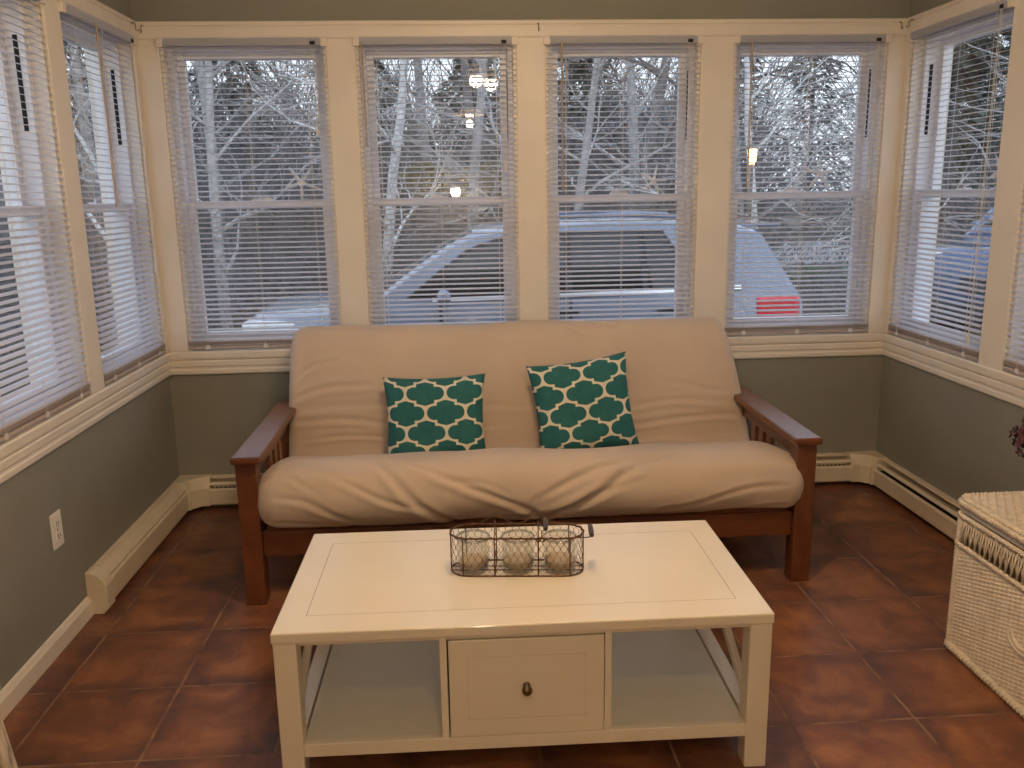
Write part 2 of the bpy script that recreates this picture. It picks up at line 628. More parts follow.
# ------------------------------------------------------------------ windows
def window(n, loc, rz, w):
    """local x along the wall, local y outward, z from the sill"""
    H = HEAD - SILL
    r = sroot('window_%d' % n, loc, rz)
    j = MB()
    t = 0.014
    j.box(0, t, 0, T + 0.01, 0, H).box(w - t, w, 0, T + 0.02, 0, H).box(t, w - t, 0, T + 0.02, H - t, H).box(t, w - t, 0.03, T + 0.02, 0, t + 0.006)
    j.build('jamb', 'trim_paint', r)
    fr = MB()
    a, b = t, w - t
    fw = 0.022
    y0, y1 = 0.045, 0.150
    fr.box(a, a + fw, y0, y1, t, H - t).box(b - fw, b, y0, y1, t, H - t).box(a + fw, b - fw, y0, y1, H - t - fw, H - t).box(a + fw, b - fw, y0, y1, t, t + 0.024)
    f = fr.build('frame', 'vinyl', r, bevel=0.002)
    tr_ = MB()
    if rz < -0.1:
        tr_.box(a + fw, a + fw + 0.002, 0.066, 0.080, 0.90, H - 0.13)
    else:
        tr_.box(b - fw - 0.002, b - fw, 0.066, 0.080, 0.90, H - 0.13)
    tr_.build('balance_track', 'dark_slot', f)
    mid = 1.385 - SILL
    a2, b2 = a + fw, b - fw
    st = 0.030

    def sash(name, ya, yb, za, zb, tr, brl):
        s = MB()
        s.box(a2, a2 + st, ya, yb, za, zb).box(b2 - st, b2, ya, yb, za, zb)
        s.box(a2 + st, b2 - st, ya, yb, zb - tr, zb).box(a2 + st, b2 - st, ya, yb, za, za + brl)
        so = s.build(name, 'vinyl', r, bevel=0.003)
        ym = (ya + yb) / 2
        MB().box(a2 + st - 0.004, b2 - st + 0.004, ym - 0.003, ym + 0.003, za + brl - 0.004, zb - tr + 0.004).build('glass_pane', 'pane_glass', so)
        return so
    sash('upper_sash', 0.106, 0.138, mid - 0.018, H - t - fw, 0.026, 0.034)
    lo = sash('lower_sash', 0.062, 0.100, t + 0.02, mid + 0.018, 0.034, 0.040)
    lk = MB()
    lk.box(w / 2 - 0.03, w / 2 + 0.03, 0.066, 0.096, mid + 0.018, mid + 0.024)
    lk.tube([(w / 2 - 0.002, 0.081, mid + 0.022), (w / 2 + 0.004, 0.081, mid + 0.034), (w / 2 + 0.03, 0.078, mid + 0.036)], 0.005, 6)
    lk.build('sash_lock', 'vinyl', lo)
    ex = MB()
    e0, e1 = T + 0.0, T + 0.02
    ex.box(-0.07, 0.0, e0, e1, -0.05, H + 0.07).box(w, w + 0.07, e0, e1, -0.05, H + 0.07).box(0, w, e0, e1, H, H + 0.07).box(0, w, e0, e1 + 0.03, -0.05, 0.0)
    ex.build('exterior_casing', 'vinyl', r)
    return r


def blind(loc, rz, w, label, wand=None, cord=True, z_wand=0.62, tail=0.0, name='window_blind'):
    """local x along wall, y outward, z up from the stool"""
    H = HEAD - SILL
    r = thing(name, label, 'blind', loc, rz, None)
    w0, w1 = 0.004, w - 0.004
    # headrail and valance strip
    hr = MB().box(w0, w1, -0.016, 0.014, H - 0.030, H - 0.003)
    hr.build('headrail', 'slat_plastic', r, bevel=0.002)
    MB().box(w0 + 0.006, w1 - 0.006, -0.021, -0.016, H - 0.026, H + 0.002).build('valance', 'slat_plastic', r, bevel=0.001)
    for xa, xb in ((-0.008, 0.020), (w - 0.020, w + 0.008)):
        MB().box(xa, xb, -0.022, 0.014, H - 0.034, H - 0.001).build('bracket', 'trim_paint', r, bevel=0.002)
    s = MB()
    zs = 0.050
    pitch = 0.0222
    tilt = radians(13)
    hw = 0.0128
    zt = H - 0.042
    nn = int((zt - zs) / pitch)
    for i in range(nn + 1):
        z = zs + (zt - zs) * i / nn
        jit = R.uniform(-0.0006, 0.0006)
        tl_ = tilt + R.uniform(-0.02, 0.02)
        prof = []
        for q_ in (-1, -0.5, 0, 0.5, 1):
            yy = q_ * hw
            zz = (1 - q_ * q_) * 0.0022 + yy * math.tan(tl_)
            prof.append((yy, zz))
        vs, fs = [], []
        for xe in (w0, w1):
            for (yy, zz) in prof:
                vs.append((xe + R.uniform(-0.001, 0.001), yy, z + zz + jit))
        for q_ in range(4):
            fs.append((q_, q_ + 1, 6 + q_, 5 + q_))
        s.add(vs, fs)
    s.build('slat_panel', 'slat_plastic', r)
    bs = MB()
    for i in range(5):
        bs.box(w0, w1, -0.012, 0.012, 0.026 + i * 0.0032, 0.0275 + i * 0.0032)
    bs.build('gathered_slat_bundle', 'shaded_taupe', r)
    bt = MB().box(w0, w1, -0.0125, 0.0125, 0.006, 0.019).build('bottom_rail', 'shaded_taupe', r, bevel=0.003)
    fr_ = [0.13, 0.5, 0.87]
    for f_ in fr_:
        MB().box(w * f_ - 0.010, w * f_ + 0.010, -0.0145, -0.0125, 0.006, 0.024).build('tape_button', 'cord_white', bt)
    for f_ in fr_:
        lad = MB()
        for yy in (-0.0135, 0.0135):
            lad.tube([(w * f_, yy, 0.02), (w * f_, yy, H - 0.03)], 0.0009, 4)
        lad.build('ladder_string', 'cord_white', r)
    if wand is not None:
        L = z_wand
        wd = MB().tube([(wand, -0.030, H - 0.030), (wand + 0.002, -0.032, H - 0.05 - L * 0.5), (wand + 0.004, -0.030, H - 0.05 - L)], 0.0042, 6)
        wd.tube([(wand, -0.012, H - 0.020), (wand, -0.028, H - 0.020), (wand, -0.031, H - 0.036)], 0.0018, 5)
        wd.build('tilt_wand', 'wand_plastic', r, smooth=True)
    if cord:
        xc = w - 0.055
        L = tail if tail else 0.55
        cd = MB().tube([(xc - 0.004, -0.020, H - 0.02), (xc - 0.003, -0.022, H - 0.02 - L)], 0.0012, 4)
        cd.tube([(xc + 0.005, -0.020, H - 0.02), (xc + 0.004, -0.022, H - 0.02 - L)], 0.0012, 4)
        co = cd.build('lift_cord', 'cord_white', r)
        MB().box(xc - 0.010, xc + 0.012, -0.023, -0.021, H - 0.028, H - 0.014).build('cord_lock', 'dark_slot', r)
        tz = H - 0.02 - L
        MB().lathe([(0.0015, 0.0), (0.004, -0.004), (0.006, -0.022), (0.007, -0.040), (0.001, -0.042)], (xc, -0.022, tz), 10).build('tassel', 'cord_white', co, smooth=True)
    return r


bl_names = ['white mini blind on the back window by the left corner, no wand',
            'white mini blind on the back window with the pendant light mirrored in its glass',
            'white mini blind on the back window straight above the right green cushion',
            'white mini blind on the back window beside the right corner, over a red tail light']
for i, (a, b) in enumerate(BACK):
    window(i + 1, (a, 0, SILL), 0, b - a)
    blind((a, -0.004, SILL + 0.002), 0, b - a, bl_names[i], wand=(None, 0.030, 0.068, 0.070)[i], z_wand=(0, .40, .60, .60)[i], tail=(0.34, 0.5, 0.6, 0.6)[i])
for i, (a, b) in enumerate(LEFT):
    window(5 + i, (0, a, SILL), radians(90), b - a)
    blind((0.004, a, SILL + 0.002), radians(90), b - a,
          ['white mini blind with a brown wand on the left wall window by the corner',
           'white mini blind cut off by the left edge, on the left wall above the outlet'][i], wand=(0.245, None)[i], z_wand=0.63, cord=bool(i == 0), tail=0.9)
for i, (a, b) in enumerate(RIGHT):
    window(7 + i, (W, b, SILL), radians(-90), b - a)
    blind((W - 0.004, b, SILL + 0.002), radians(-90), b - a,
          ['white mini blind with a hanging cord tassel on the right wall window by the corner',
           'white mini blind cut off by the right edge, on the right wall above the chest'][i], wand=None, cord=bool(i == 0), tail=1.20)


# starfish and shells standing on the sash rails
def starfish(loc, rz, roll, R_, label):
    o = MB()
    n = 5
    seg = 14
    ring = []
    for k_ in range(n * seg):
        a = 2 * pi * k_ / (n * seg)
        ph = (k_ % seg) / seg
        d = min(ph, 1 - ph) * 2
        rr = R_ * (0.17 + 0.83 * max(0.0, 1 - d * 2.1) ** 1.15) if d < 0.45 else R_ * (0.17 + 0.83 * max(0.0, 1 - 0.45 * 2.1) ** 1.15 * (1 - (d - 0.45) / 0.55 * 0.7))
        ring.append((rr, a))
    vs = [(0, 0.014, 0), (0, -0.014, 0)]
    m_ = len(ring)
    for s_ in (0.55, 1.0):
        for rr, a in ring:
            for sd in ((1, -1) if s_ < 1 else (0,)):
                th = 0.011 * (1 - s_ * rr / R_ * 0.6)
                vs.append((sin(a) * rr * s_, sd * th, cos(a) * rr * s_))
    fs = []
    for k_ in range(m_):
        k2 = (k_ + 1) % m_
        f0, f1 = 2 + 2 * k_, 2 + 2 * k2
        b0, b1 = f0 + 1, f1 + 1
        e0, e1 = 2 + 2 * m_ + k_, 2 + 2 * m_ + k2
        fs += [(0, f0, f1), (1, b1, b0), (f0, e0, e1, f1), (b0, b1, e1, e0)]
    m = Matrix.Rotation(rz, 4, 'Z') @ Matrix.Rotation(radians(-8), 4, 'X') @ Matrix.Rotation(roll, 4, 'Y')
    o.add([m @ Vector(p) for p in vs], fs)
    ob = o.build('starfish', 'starfish', None, smooth='all')
    ob.location = loc
    return tag(ob, label, 'starfish', 'starfish on the window sash rails')


MIDZ = 1.385 + 0.018
starfish((0.638, 0.082, MIDZ + 0.074), 0, radians(36), 0.092, 'dried starfish standing on the sash rail of the back window by the left corner')
starfish((2.235, 0.080, MIDZ + 0.060), 0, radians(14), 0.080, 'dried starfish leaning low on the sash rail of the back window above the right cushion')
starfish((3.016, 0.082, MIDZ + 0.078), 0, radians(2), 0.095, 'dried starfish standing upright on the sash rail of the back window by the right corner')
starfish((W + 0.081, -0.64, MIDZ + 0.070), radians(-90), radians(30), 0.088, 'dried starfish on the sash rail of the right wall window by the corner')


def shell(loc, s, label):
    o = MB()

    def fn(u_, v_):
        a = u_ * pi
        rr = s * v_
        rib = 1 + 0.05 * cos(a * 14)
        return (loc[0] + cos(a) * rr * rib, loc[1] + (0.35 * s * sin(v_ * pi * 0.5) * (0.4 + 0.6 * sin(a)) - 0.012) * 0.8, loc[2] + sin(a) * rr * rib * 0.55)
    o.grid(40, 8, fn)
    ob = o.build('seashell', 'shell', None, smooth='all')
    sm = ob.modifiers.new('thick', 'SOLIDIFY')
    sm.thickness = 0.003
    return tag(ob, label, 'shell', 'seashells on the window sash rails')


shell((0.47, 0.080, MIDZ), 0.035, 'small white seashell on the sash rail of the back window by the left corner')
shell((1.24, 0.080, MIDZ), 0.03, 'small white seashell on the sash rail of the second back window from the left')
shell((2.075, 0.080, MIDZ), 0.045, 'white seashell beside the low leaning starfish on the sash rail')
shell((2.885, 0.080, MIDZ), 0.035, 'white seashell beside the upright starfish on the sash rail by the right corner')


# small hooks screwed into the header trim
def hook(loc, d, label):
    x, y, z = loc
    o = MB()
    o.lathe([(0, 0), (0.006, 0.0), (0.005, 0.003), (0, 0.003)], loc, 10)
    o.tube([(x, y, z), (x + d[0] * 0.012, y + d[1] * 0.012, z), (x + d[0] * 0.018, y + d[1] * 0.018, z - 0.010), (x + d[0] * 0.016, y + d[1] * 0.016, z - 0.024),
            (x + d[0] * 0.024, y + d[1] * 0.024, z - 0.032), (x + d[0] * 0.032, y + d[1] * 0.032, z - 0.024)], 0.0022, 6)
    return tag(o.build('metal_hook', 'steel_hook', None, smooth=True), label, 'hook', 'small hooks along the header trim')


hook((1.700, -0.022, 2.122), (0, -1), 'small metal hook in the header trim above the middle post')
hook((0.022, -0.085, 2.122), (1, 0), 'small metal hook in the left wall header by the corner')
hook((0.045, -0.022, 2.122), (0, -1), 'small metal hook in the back wall header by the left corner')
hook((W - 0.055, -0.022, 2.122), (0, -1), 'small metal hook in the back wall header by the right corner')
hook((W - 0.022, -0.075, 2.122), (-1, 0), 'small metal hook in the right wall header by the corner')


# ------------------------------------------------------------------ baseboard heaters
def heater(loc, rz, L, label, open_top, cap_a=None, cap_b=None):
    """local x along the wall, local -y into the room"""
    r = thing('baseboard_heater', label, 'heater', loc, rz)
    MB().prism([(0, 0.012), (-0.006, 0.012), (-0.006, 0.142), (-0.028, 0.142), (-0.030, 0.146), (-0.028, 0.150), (0, 0.152)], 0, 0.03 if cap_a else 0, L).build('back_panel', 'heater_enamel', r)
    xa = 0.03 if cap_a else 0.0
    ft = 0.096 if open_top else 0.108
    MB().prism([(-0.058, 0.028), (-0.064, 0.026), (-0.067, 0.032), (-0.067, ft), (-0.061, ft + 0.008), (-0.056, ft + 0.008), (-0.060, ft), (-0.060, 0.032)], 0, xa, L).build('front_panel', 'heater_enamel', r)
    if open_top:
        MB().prism([(-0.042, 0.126), (-0.053, 0.117), (-0.054, 0.120), (-0.043, 0.129)], 0, xa, L).build('damper_blade', 'heater_enamel', r)
    else:
        MB().prism([(-0.031, 0.147), (-0.058, 0.119), (-0.0605, 0.1215), (-0.0335, 0.1495)], 0, xa, L).build('damper_blade', 'heater_enamel', r)
    fe = MB()
    fe.tube([(0.02, -0.033, 0.065), (L - 0.02, -0.033, 0.065)], 0.011, 8)
    nf = int(L / 0.02)
    for i in range(nf):
        x = 0.03 + (L - 0.06) * i / max(1, nf - 1)
        fe.box(x, x + 0.002, -0.054, -0.010, 0.040, 0.098)
    fe.box(xa, L, -0.0575, -0.006, 0.036, 0.040)
    fe.build('heating_element', 'fin_metal', r)
    for cp in (cap_a, cap_b):
        if cp:
            cp(r)
    return r


CAPP = [(0, 0.0), (-0.050, 0.0), (-0.070, 0.020), (-0.070, 0.060), (-0.072, 0.104), (-0.060, 0.128), (-0.040, 0.147), (-0.018, 0.155), (0, 0.156)]


def end_cap(x0, x1):
    def f(r):
        MB().prism(CAPP, 0, x0, x1).build('end_cap', 'heater_enamel', r, bevel=0.003)
    return f


# left heater: along the left wall (local x runs toward the back wall after +90 deg)
heater((0.001, -1.075, 0.0), radians(90), 0.985, 'cream baseboard heater along the left wall with a boxy end cap', False, cap_a=end_cap(0.0, 0.062))
heater((0.10, -0.001, 0.0), 0, W - 0.20, 'cream baseboard heater along the back wall behind the futon', True)
heater((W - 0.001, -0.09, 0.0), radians(-90), 2.40, 'cream baseboard heater along the right wall running behind the wicker chest', True)


def corner_cover(x, side, label):
    r = thing('heater_corner_cover', label, 'heater cover', (x, 0, 0))
    s = side
    # an L-shaped cover over the heater corner, with a chamfered inner face
    o = MB()
    p0 = [(0.001 * s, -0.001), (0.150 * s, -0.001), (0.150 * s, -0.034), (0.118 * s, -0.052), (0.085 * s, -0.072), (0.066 * s, -0.092), (0.050 * s, -0.125), (0.001 * s, -0.125)]
    p1 = [(0.001 * s, -0.001), (0.150 * s, -0.001), (0.150 * s, -0.074), (0.112 * s, -0.074), (0.095 * s, -0.090), (0.076 * s, -0.110), (0.076 * s, -0.125), (0.001 * s, -0.125)]
    n = len(p0)
    vs = [(a, b, 0.022) for a, b in p1] + [(a, b, 0.108) for a, b in p1] + [(a, b, 0.157) for a, b in p0]
    fs = [tuple(range(n)), tuple(range(2 * n, 3 * n))]
    for lev in (0, 1):
        for i in range(n):
            fs.append((lev * n + i, lev * n + (i + 1) % n, (lev + 1) * n + (i + 1) % n, (lev + 1) * n + i))
    o.add(vs, fs)
    o.build('cover_shell', 'heater_enamel', r, bevel=0.004)
    MB().box(min(0.01 * s, 0.06 * s), max(0.01 * s, 0.06 * s), -0.06, -0.01, 0.0, 0.024).build('support_foot', 'fin_metal', r)


corner_cover(0.0, 1, 'cream heater corner cover in the left corner, notched on one side')
corner_cover(W, -1, 'cream heater corner cover in the right corner')

# ------------------------------------------------------------------ power outlet
r = thing('power_outlet', 'white double power outlet on the left wall below the window', 'outlet', (0.0, -1.225, 0.318))
MB().box(0, 0.006, -0.036, 0.036, 0, 0.118).build('cover_plate', 'outlet_plastic', r, bevel=0.003)
for zc in (0.038, 0.080):
    m = Matrix.Rotation(radians(90), 4, 'Y')
    sk = MB().lathe([(0.0, 0.0), (0.0165, 0.0), (0.0165, 0.0025), (0, 0.0025)], (0.006, 0, zc), 20, m).build('receptacle', 'outlet_plastic', r)
    MB().box(0.0084, 0.0092, -0.008, -0.0055, zc - 0.002, zc + 0.008).box(0.0084, 0.0092, 0.0055, 0.008, zc - 0.002, zc + 0.007).box(0.0084, 0.0092, -0.002, 0.002, zc - 0.010, zc - 0.006).build('plug_slot', 'dark_slot', sk)
MB().lathe([(0, 0.0), (0.003, 0.0), (0.003, 0.001), (0, 0.001)], (0.006, 0, 0.059), 10, Matrix.Rotation(radians(90), 4, 'Y')).build('screw', 'steel_hook', r)

# ------------------------------------------------------------------ futon
FX0, FX1 = 0.541, 2.586
fut = thing('futon_sofa', 'tan futon sofa on a reddish-brown wooden frame under the back windows', 'sofa', ((FX0 + FX1) / 2, -1.062, 0))
fl = Vector(fut.location)


def loc_mb():
    return MB()


def shift(mb, d):
    mb.v = [(p[0] - d[0], p[1] - d[1], p[2] - d[2]) for p in mb.v]
    return mb


PW = 0.070
for s, xo in ((1, FX0), (-1, FX1)):
    xi = xo + s * PW
    a, b = min(xo, xi), max(xo, xi)
    shift(MB().box(a, b, -1.062, -0.992, 0, 0.530), fl).build('front_post', 'cherry_wood', fut, bevel=0.004)
    shift(MB().box(a, b, -0.330, -0.260, 0, 0.530), fl).build('rear_post', 'cherry_wood', fut, bevel=0.004)
    ca, cb = min(xo - s * 0.008, xo + s * 0.092), max(xo - s * 0.008, xo + s * 0.092)
    shift(MB().box(ca, cb, -1.090, -0.245, 0.530, 0.556), fl).build('arm_cap', 'cherry_wood', fut, bevel=0.008, seg=3)
    m0, m1 = a + 0.020, b - 0.020
    shift(MB().box(m0, m1, -0.992, -0.330, 0.462, 0.530), fl).build('arm_rail', 'cherry_wood', fut, bevel=0.003)
    shift(MB().box(m0, m1, -0.992, -0.330, 0.175, 0.245), fl).build('lower_side_rail', 'cherry_wood', fut, bevel=0.003)
    for yc in (-0.52, -0.61, -0.70):
        shift(MB().box(a + 0.026, b - 0.026, yc - 0.024, yc + 0.024, 0.245, 0.462), fl).build('arm_slat', 'cherry_wood', fut, bevel=0.002)
shift(MB().box(FX0 + PW, FX1 - PW, -1.040, -1.016, 0.176, 0.268), fl).build('front_stretcher', 'cherry_wood', fut, bevel=0.003)
shift(MB().box(FX0 + PW, FX1 - PW, -0.310, -0.286, 0.176, 0.268), fl).build('rear_stretcher', 'cherry_wood', fut, bevel=0.003)
shift(MB().box(FX0 + PW + 0.015, FX1 - PW - 0.015, -1.030, -0.985, 0.262, 0.305), fl).build('seat_front_rail', 'cherry_wood', fut, bevel=0.004)
for k in range(8):
    x = FX0 + 0.20 + k * (FX1 - FX0 - 0.40) / 7
    bar = MB().bar((x, -0.985, 0.280), (x, -0.30, 0.182), 0.06, 0.016)
    shift(bar, fl).build('deck_slat', 'cherry_wood', fut)
bk = MB()
bk.bar((FX0 + 0.10, -0.105, 0.800), (FX1 - 0.075, -0.105, 0.800), 0.03, 0.05)
bk.bar((FX0 + 0.10, -0.235, 0.20), (FX1 - 0.10, -0.235, 0.20), 0.03, 0.05)
for x in (FX0 + 0.13, 1.1, 1.56, 2.02, FX1 - 0.13):
    bk.bar((x, -0.235, 0.20), (x, -0.105, 0.800), 0.05, 0.018, up=(0, 1, 0))
shift(bk, fl).build('back_rack', 'cherry_wood', fut, bevel=0.003)

# mattress: folded slab swept along x
CP = [(-0.86, 0.262), (-0.97, 0.268), (-1.055, 0.290), (-1.092, 0.345), (-1.090, 0.405), (-1.055, 0.462), (-0.98, 0.484), (-0.89, 0.478),
      (-0.76, 0.452), (-0.62, 0.412), (-0.51, 0.378), (-0.445, 0.362), (-0.418, 0.380), (-0.412, 0.430), (-0.402, 0.520), (-0.382, 0.620),
      (-0.352, 0.720), (-0.316, 0.800), (-0.272, 0.848), (-0.215, 0.866), (-0.160, 0.850), (-0.122, 0.800), (-0.122, 0.72), (-0.150, 0.58),
      (-0.190, 0.42), (-0.225, 0.30), (-0.290, 0.220), (-0.380, 0.208), (-0.54, 0.222), (-0.72, 0.245)]


def catmull(P, n):
    N = len(P)
    out = []
    # arc-length-ish sampling
    for i in range(N):
        p0, p1, p2, p3 = P[i - 1], P[i], P[(i + 1) % N], P[(i + 2) % N]
        for k_ in range(n):
            t = k_ / n
            out.append(tuple(0.5 * ((2 * p1[c]) + (-p0[c] + p2[c]) * t + (2 * p0[c] - 5 * p1[c] + 4 * p2[c] - p3[c]) * t * t + (-p0[c] + 3 * p1[c] - 3 * p2[c] + p3[c]) * t ** 3) for c in (0, 1)))
    return out


PR = catmull(CP, 9)
NPR = len(PR)
NORM = []
for i in range(NPR):
    a, b = PR[i - 1], PR[(i + 1) % NPR]
    d = Vector((b[0] - a[0], b[1] - a[1])).normalized()
    NORM.append((d.y, -d.x))          # outward for this (clockwise seen from +x) ordering
# make sure normals point outward
cx_ = sum(p[0] for p in PR) / NPR
if NORM[27][0] > 0:
    NORM = [(-a, -b) for a, b in NORM]
SEGL = [0.0]
for i in range(1, NPR):
    SEGL.append(SEGL[-1] + (Vector(PR[i]) - Vector(PR[i - 1])).length)

RM = random.Random(3)
FOLDS = []   # (x0, s0, x1, s1, amp, width) creases in (x, arc length) space
S_FRONT0, S_LIP, S_CREASE, S_TOP = SEGL[1 * 9], SEGL[6 * 9], SEGL[11 * 9], SEGL[19 * 9]
# long diagonal pulls over the front roll
for (xa, fa, xb, fb, am, wd) in [
    (1.02, 0.95, 1.33, 0.05, 0.011, 0.022), (1.10, 1.0, 1.62, 0.25, 0.010, 0.020), (0.86, 0.75, 1.18, 0.45, 0.006, 0.016),
    (2.02, 0.95, 1.50, 0.10, 0.012, 0.024), (2.18, 1.15, 1.62, 0.55, 0.010, 0.020), (1.92, 0.60, 1.36, 0.22, 0.007, 0.018),
    (1.75, 0.45, 1.45, 0.02, 0.006, 0.016), (0.70, 0.60, 0.95, 0.35, 0.006, 0.016), (0.66, 0.35, 1.05, 0.12, 0.006, 0.016),
    (2.45, 0.55, 2.05, 0.35, 0.005, 0.018), (2.50, 0.30, 2.10, 0.10, 0.006, 0.016), (1.25, 0.75, 1.50, 0.55, 0.005, 0.014),
    (0.62, 0.85, 0.80, 0.70, 0.006, 0.015), (2.30, 0.15, 1.95, 0.05, 0.005, 0.015), (2.05, 0.35, 1.80, 0.12, 0.005, 0.014)]:
    L = S_LIP - S_FRONT0
    FOLDS.append((xa, S_FRONT0 + fa * L, xb, S_FRONT0 + fb * L, am * 0.85, wd * 0.62))
# soft horizontal creases on the lower back, and short pulls at the sides
LB = S_TOP - S_CREASE
for (xa, fa, xb, fb, am, wd) in [
    (0.60, 0.27, 1.10, 0.22, 0.009, 0.016), (0.60, 0.42, 0.92, 0.52, 0.010, 0.018), (0.62, 0.55, 0.80, 0.70, 0.006, 0.015), (0.95, 0.20, 1.50, 0.17, 0.006, 0.014),
    (1.85, 0.16, 2.52, 0.20, 0.009, 0.016), (2.05, 0.30, 2.50, 0.33, 0.006, 0.015), (2.2, 0.44, 2.5, 0.40, 0.004, 0.015), (1.35, 0.30, 1.60, 0.33, 0.004, 0.014),
    (1.78, 0.93, 1.98, 0.70, 0.004, 0.015), (1.90, 0.95, 2.0, 0.85, 0.004, 0.014), (0.75, 0.93, 1.1, 0.96, 0.004, 0.015), (0.62, 0.36, 1.3, 0.33, 0.004, 0.02),
    (2.0, 0.24, 2.45, 0.25, 0.004, 0.012), (0.7, 0.13, 1.2, 0.12, 0.006, 0.013)]:
    FOLDS.append((xa, S_CREASE + fa * LB, xb, S_CREASE + fb * LB, am * 0.85, wd * 0.62))


def fold_disp(x, s):
    h_ = 0.0
    for (xa, sa, xb, sb, am, wd) in FOLDS:
        dx, ds = xb - xa, sb - sa
        L2 = dx * dx + ds * ds
        t = ((x - xa) * dx + (s - sa) * ds) / L2
        if t < -0.15 or t > 1.15:
            continue
        # gentle S-bend in each crease
        off = 0.012 * sin(t * 5 + xa * 9)
        dist = ((x - xa) * ds - (s - sa) * dx) / sqrt(L2) + off
        if abs(dist) > wd * 4:
            continue
        fade = max(0.0, min(1.0, min(t + 0.15, 1.15 - t) / 0.3))
        z_ = dist / wd
        h_ += am * fade * (-exp(-z_ * z_) + 0.75 * exp(-(z_ - 1.7) ** 2 * 0.8) + 0.3 * exp(-(z_ + 1.8) ** 2))
    return h_


NX = 260
RE = 0.08
mm_ = MB()
vs, fs = [], []


def ends(p):
    y, z = p
    if y > -0.46:                          # the back part tapers in toward the top
        t = max(0.0, min(1.0, (z - 0.36) / 0.50))
        return 0.588 + 0.022 * t, 2.578 - 0.092 * t
    t = max(0.0, min(1.0, (-y - 0.46) / 0.6))
    return 0.600 - 0.004 * t, 2.545 + 0.012 * t


xs = []
for i in range(NX):
    t = i / (NX - 1)
    xs.append(t)
# non-uniform spacing: finer at the ends
def warp(t):
    e = 0.10
    if t < e:
        return 0.045 * (1 - cos(t / e * pi / 2))
    if t > 1 - e:
        return 1 - 0.045 * (1 - cos((1 - t) / e * pi / 2))
    return 0.045 + 0.91 * (t - e) / (1 - 2 * e)


for i in range(NX):
    t = warp(xs[i])
    for j in range(NPR):
        p, nn_ = PR[j], NORM[j]
        xl, xr = ends(p)
        x = xl + (xr - xl) * t
        d_end = min(x - xl, xr - x)
        ins = 0.0
        re_ = RE if p[0] < -0.46 else 0.055
        if d_end < re_:
            q_ = 1 - d_end / re_
            ins = -re_ * 0.92 * (1 - sqrt(max(0.0, 1 - q_ * q_)))
        ff = fold_disp(x, SEGL[j])
        env = min(1.0, d_end / 0.06)
        sag = 0.004 * sin(x * 7.3 + SEGL[j] * 5) + 0.003 * sin(x * 13.1 - SEGL[j] * 9 + 1.0)
        lip = 0.012 * sin((x - 0.6) * 2.1) * exp(-((SEGL[j] - S_LIP) / 0.2) ** 2)
        dd = ins + (ff + sag + lip) * env
        vs.append((x, p[0] + nn_[0] * dd, p[1] + nn_[1] * dd))
for i in range(NX - 1):
    for j in range(NPR):
        j2 = (j + 1) % NPR
        fs.append((i * NPR + j, i * NPR + j2, (i + 1) * NPR + j2, (i + 1) * NPR + j))
fs.append(tuple(range(NPR)))
fs.append(tuple((NX - 1) * NPR + j for j in range(NPR - 1, -1, -1)))
mm_.add(vs, fs)
shift(mm_, fl)
mat_o = mm_.build('mattress', 'tan_cloth', fut, smooth='all')


# ------------------------------------------------------------------ cushions
def cushion(loc, lean, spin, w, h, th, label, ox, oy, yaw=0.0):
    o = MB()
    n = 41

    def fn(sd):
        def f(u_, v_):
            x, z = u_ * 2 - 1, v_ * 2 - 1
            # sides pulled inward between pointed corners
            xe = x * (1 - 0.075 * (1 - z * z) * abs(x) ** 3)
            ze = z * (1 - 0.075 * (1 - x * x) * abs(z) ** 3)
            t = ((1 - x ** 4) * (1 - z ** 4)) ** 0.62
            t *= 1 + 0.05 * sin(x * 5 + z * 3) + 0.03 * sin(z * 8 - x * 2)
            return Vector((xe * w / 2, sd * t * th / 2, ze * h / 2))
        return f

    def uvf(u_, v_):
        return (u_ * w + ox, v_ * h + oy)
    o.grid(n, n, fn(-1), uvfn=uvf)
    o.grid(n, n, fn(1), uvfn=uvf)
    ob = o.build('throw_pillow', 'lattice_cloth', None, smooth='all')
    bm = bmesh.new()
    bm.from_mesh(ob.data)
    bmesh.ops.remove_doubles(bm, verts=bm.verts, dist=1e-5)
    bmesh.ops.recalc_face_normals(bm, faces=bm.faces)
    bm.to_mesh(ob.data)
    bm.free()
    ob.matrix_world = Matrix.Translation(loc) @ Matrix.Rotation(yaw, 4, 'Z') @ Matrix.Rotation(lean, 4, 'X') @ Matrix.Rotation(spin, 4, 'Y')
    return tag(ob, label, 'cushion', 'teal lattice throw pillows')


cushion((1.216, -0.500, 0.512), radians(-12), radians(-0.5), 0.420, 0.37, 0.13, 'teal lattice-print throw pillow sitting square on the futon, the left one of the pair', 0.0715, 0.108)
cushion((1.826, -0.500, 0.550), radians(-12), radians(-7), 0.420, 0.40, 0.13, 'teal lattice-print throw pillow tilted on the futon, the right one of the pair', 0.1095, 0.0665)

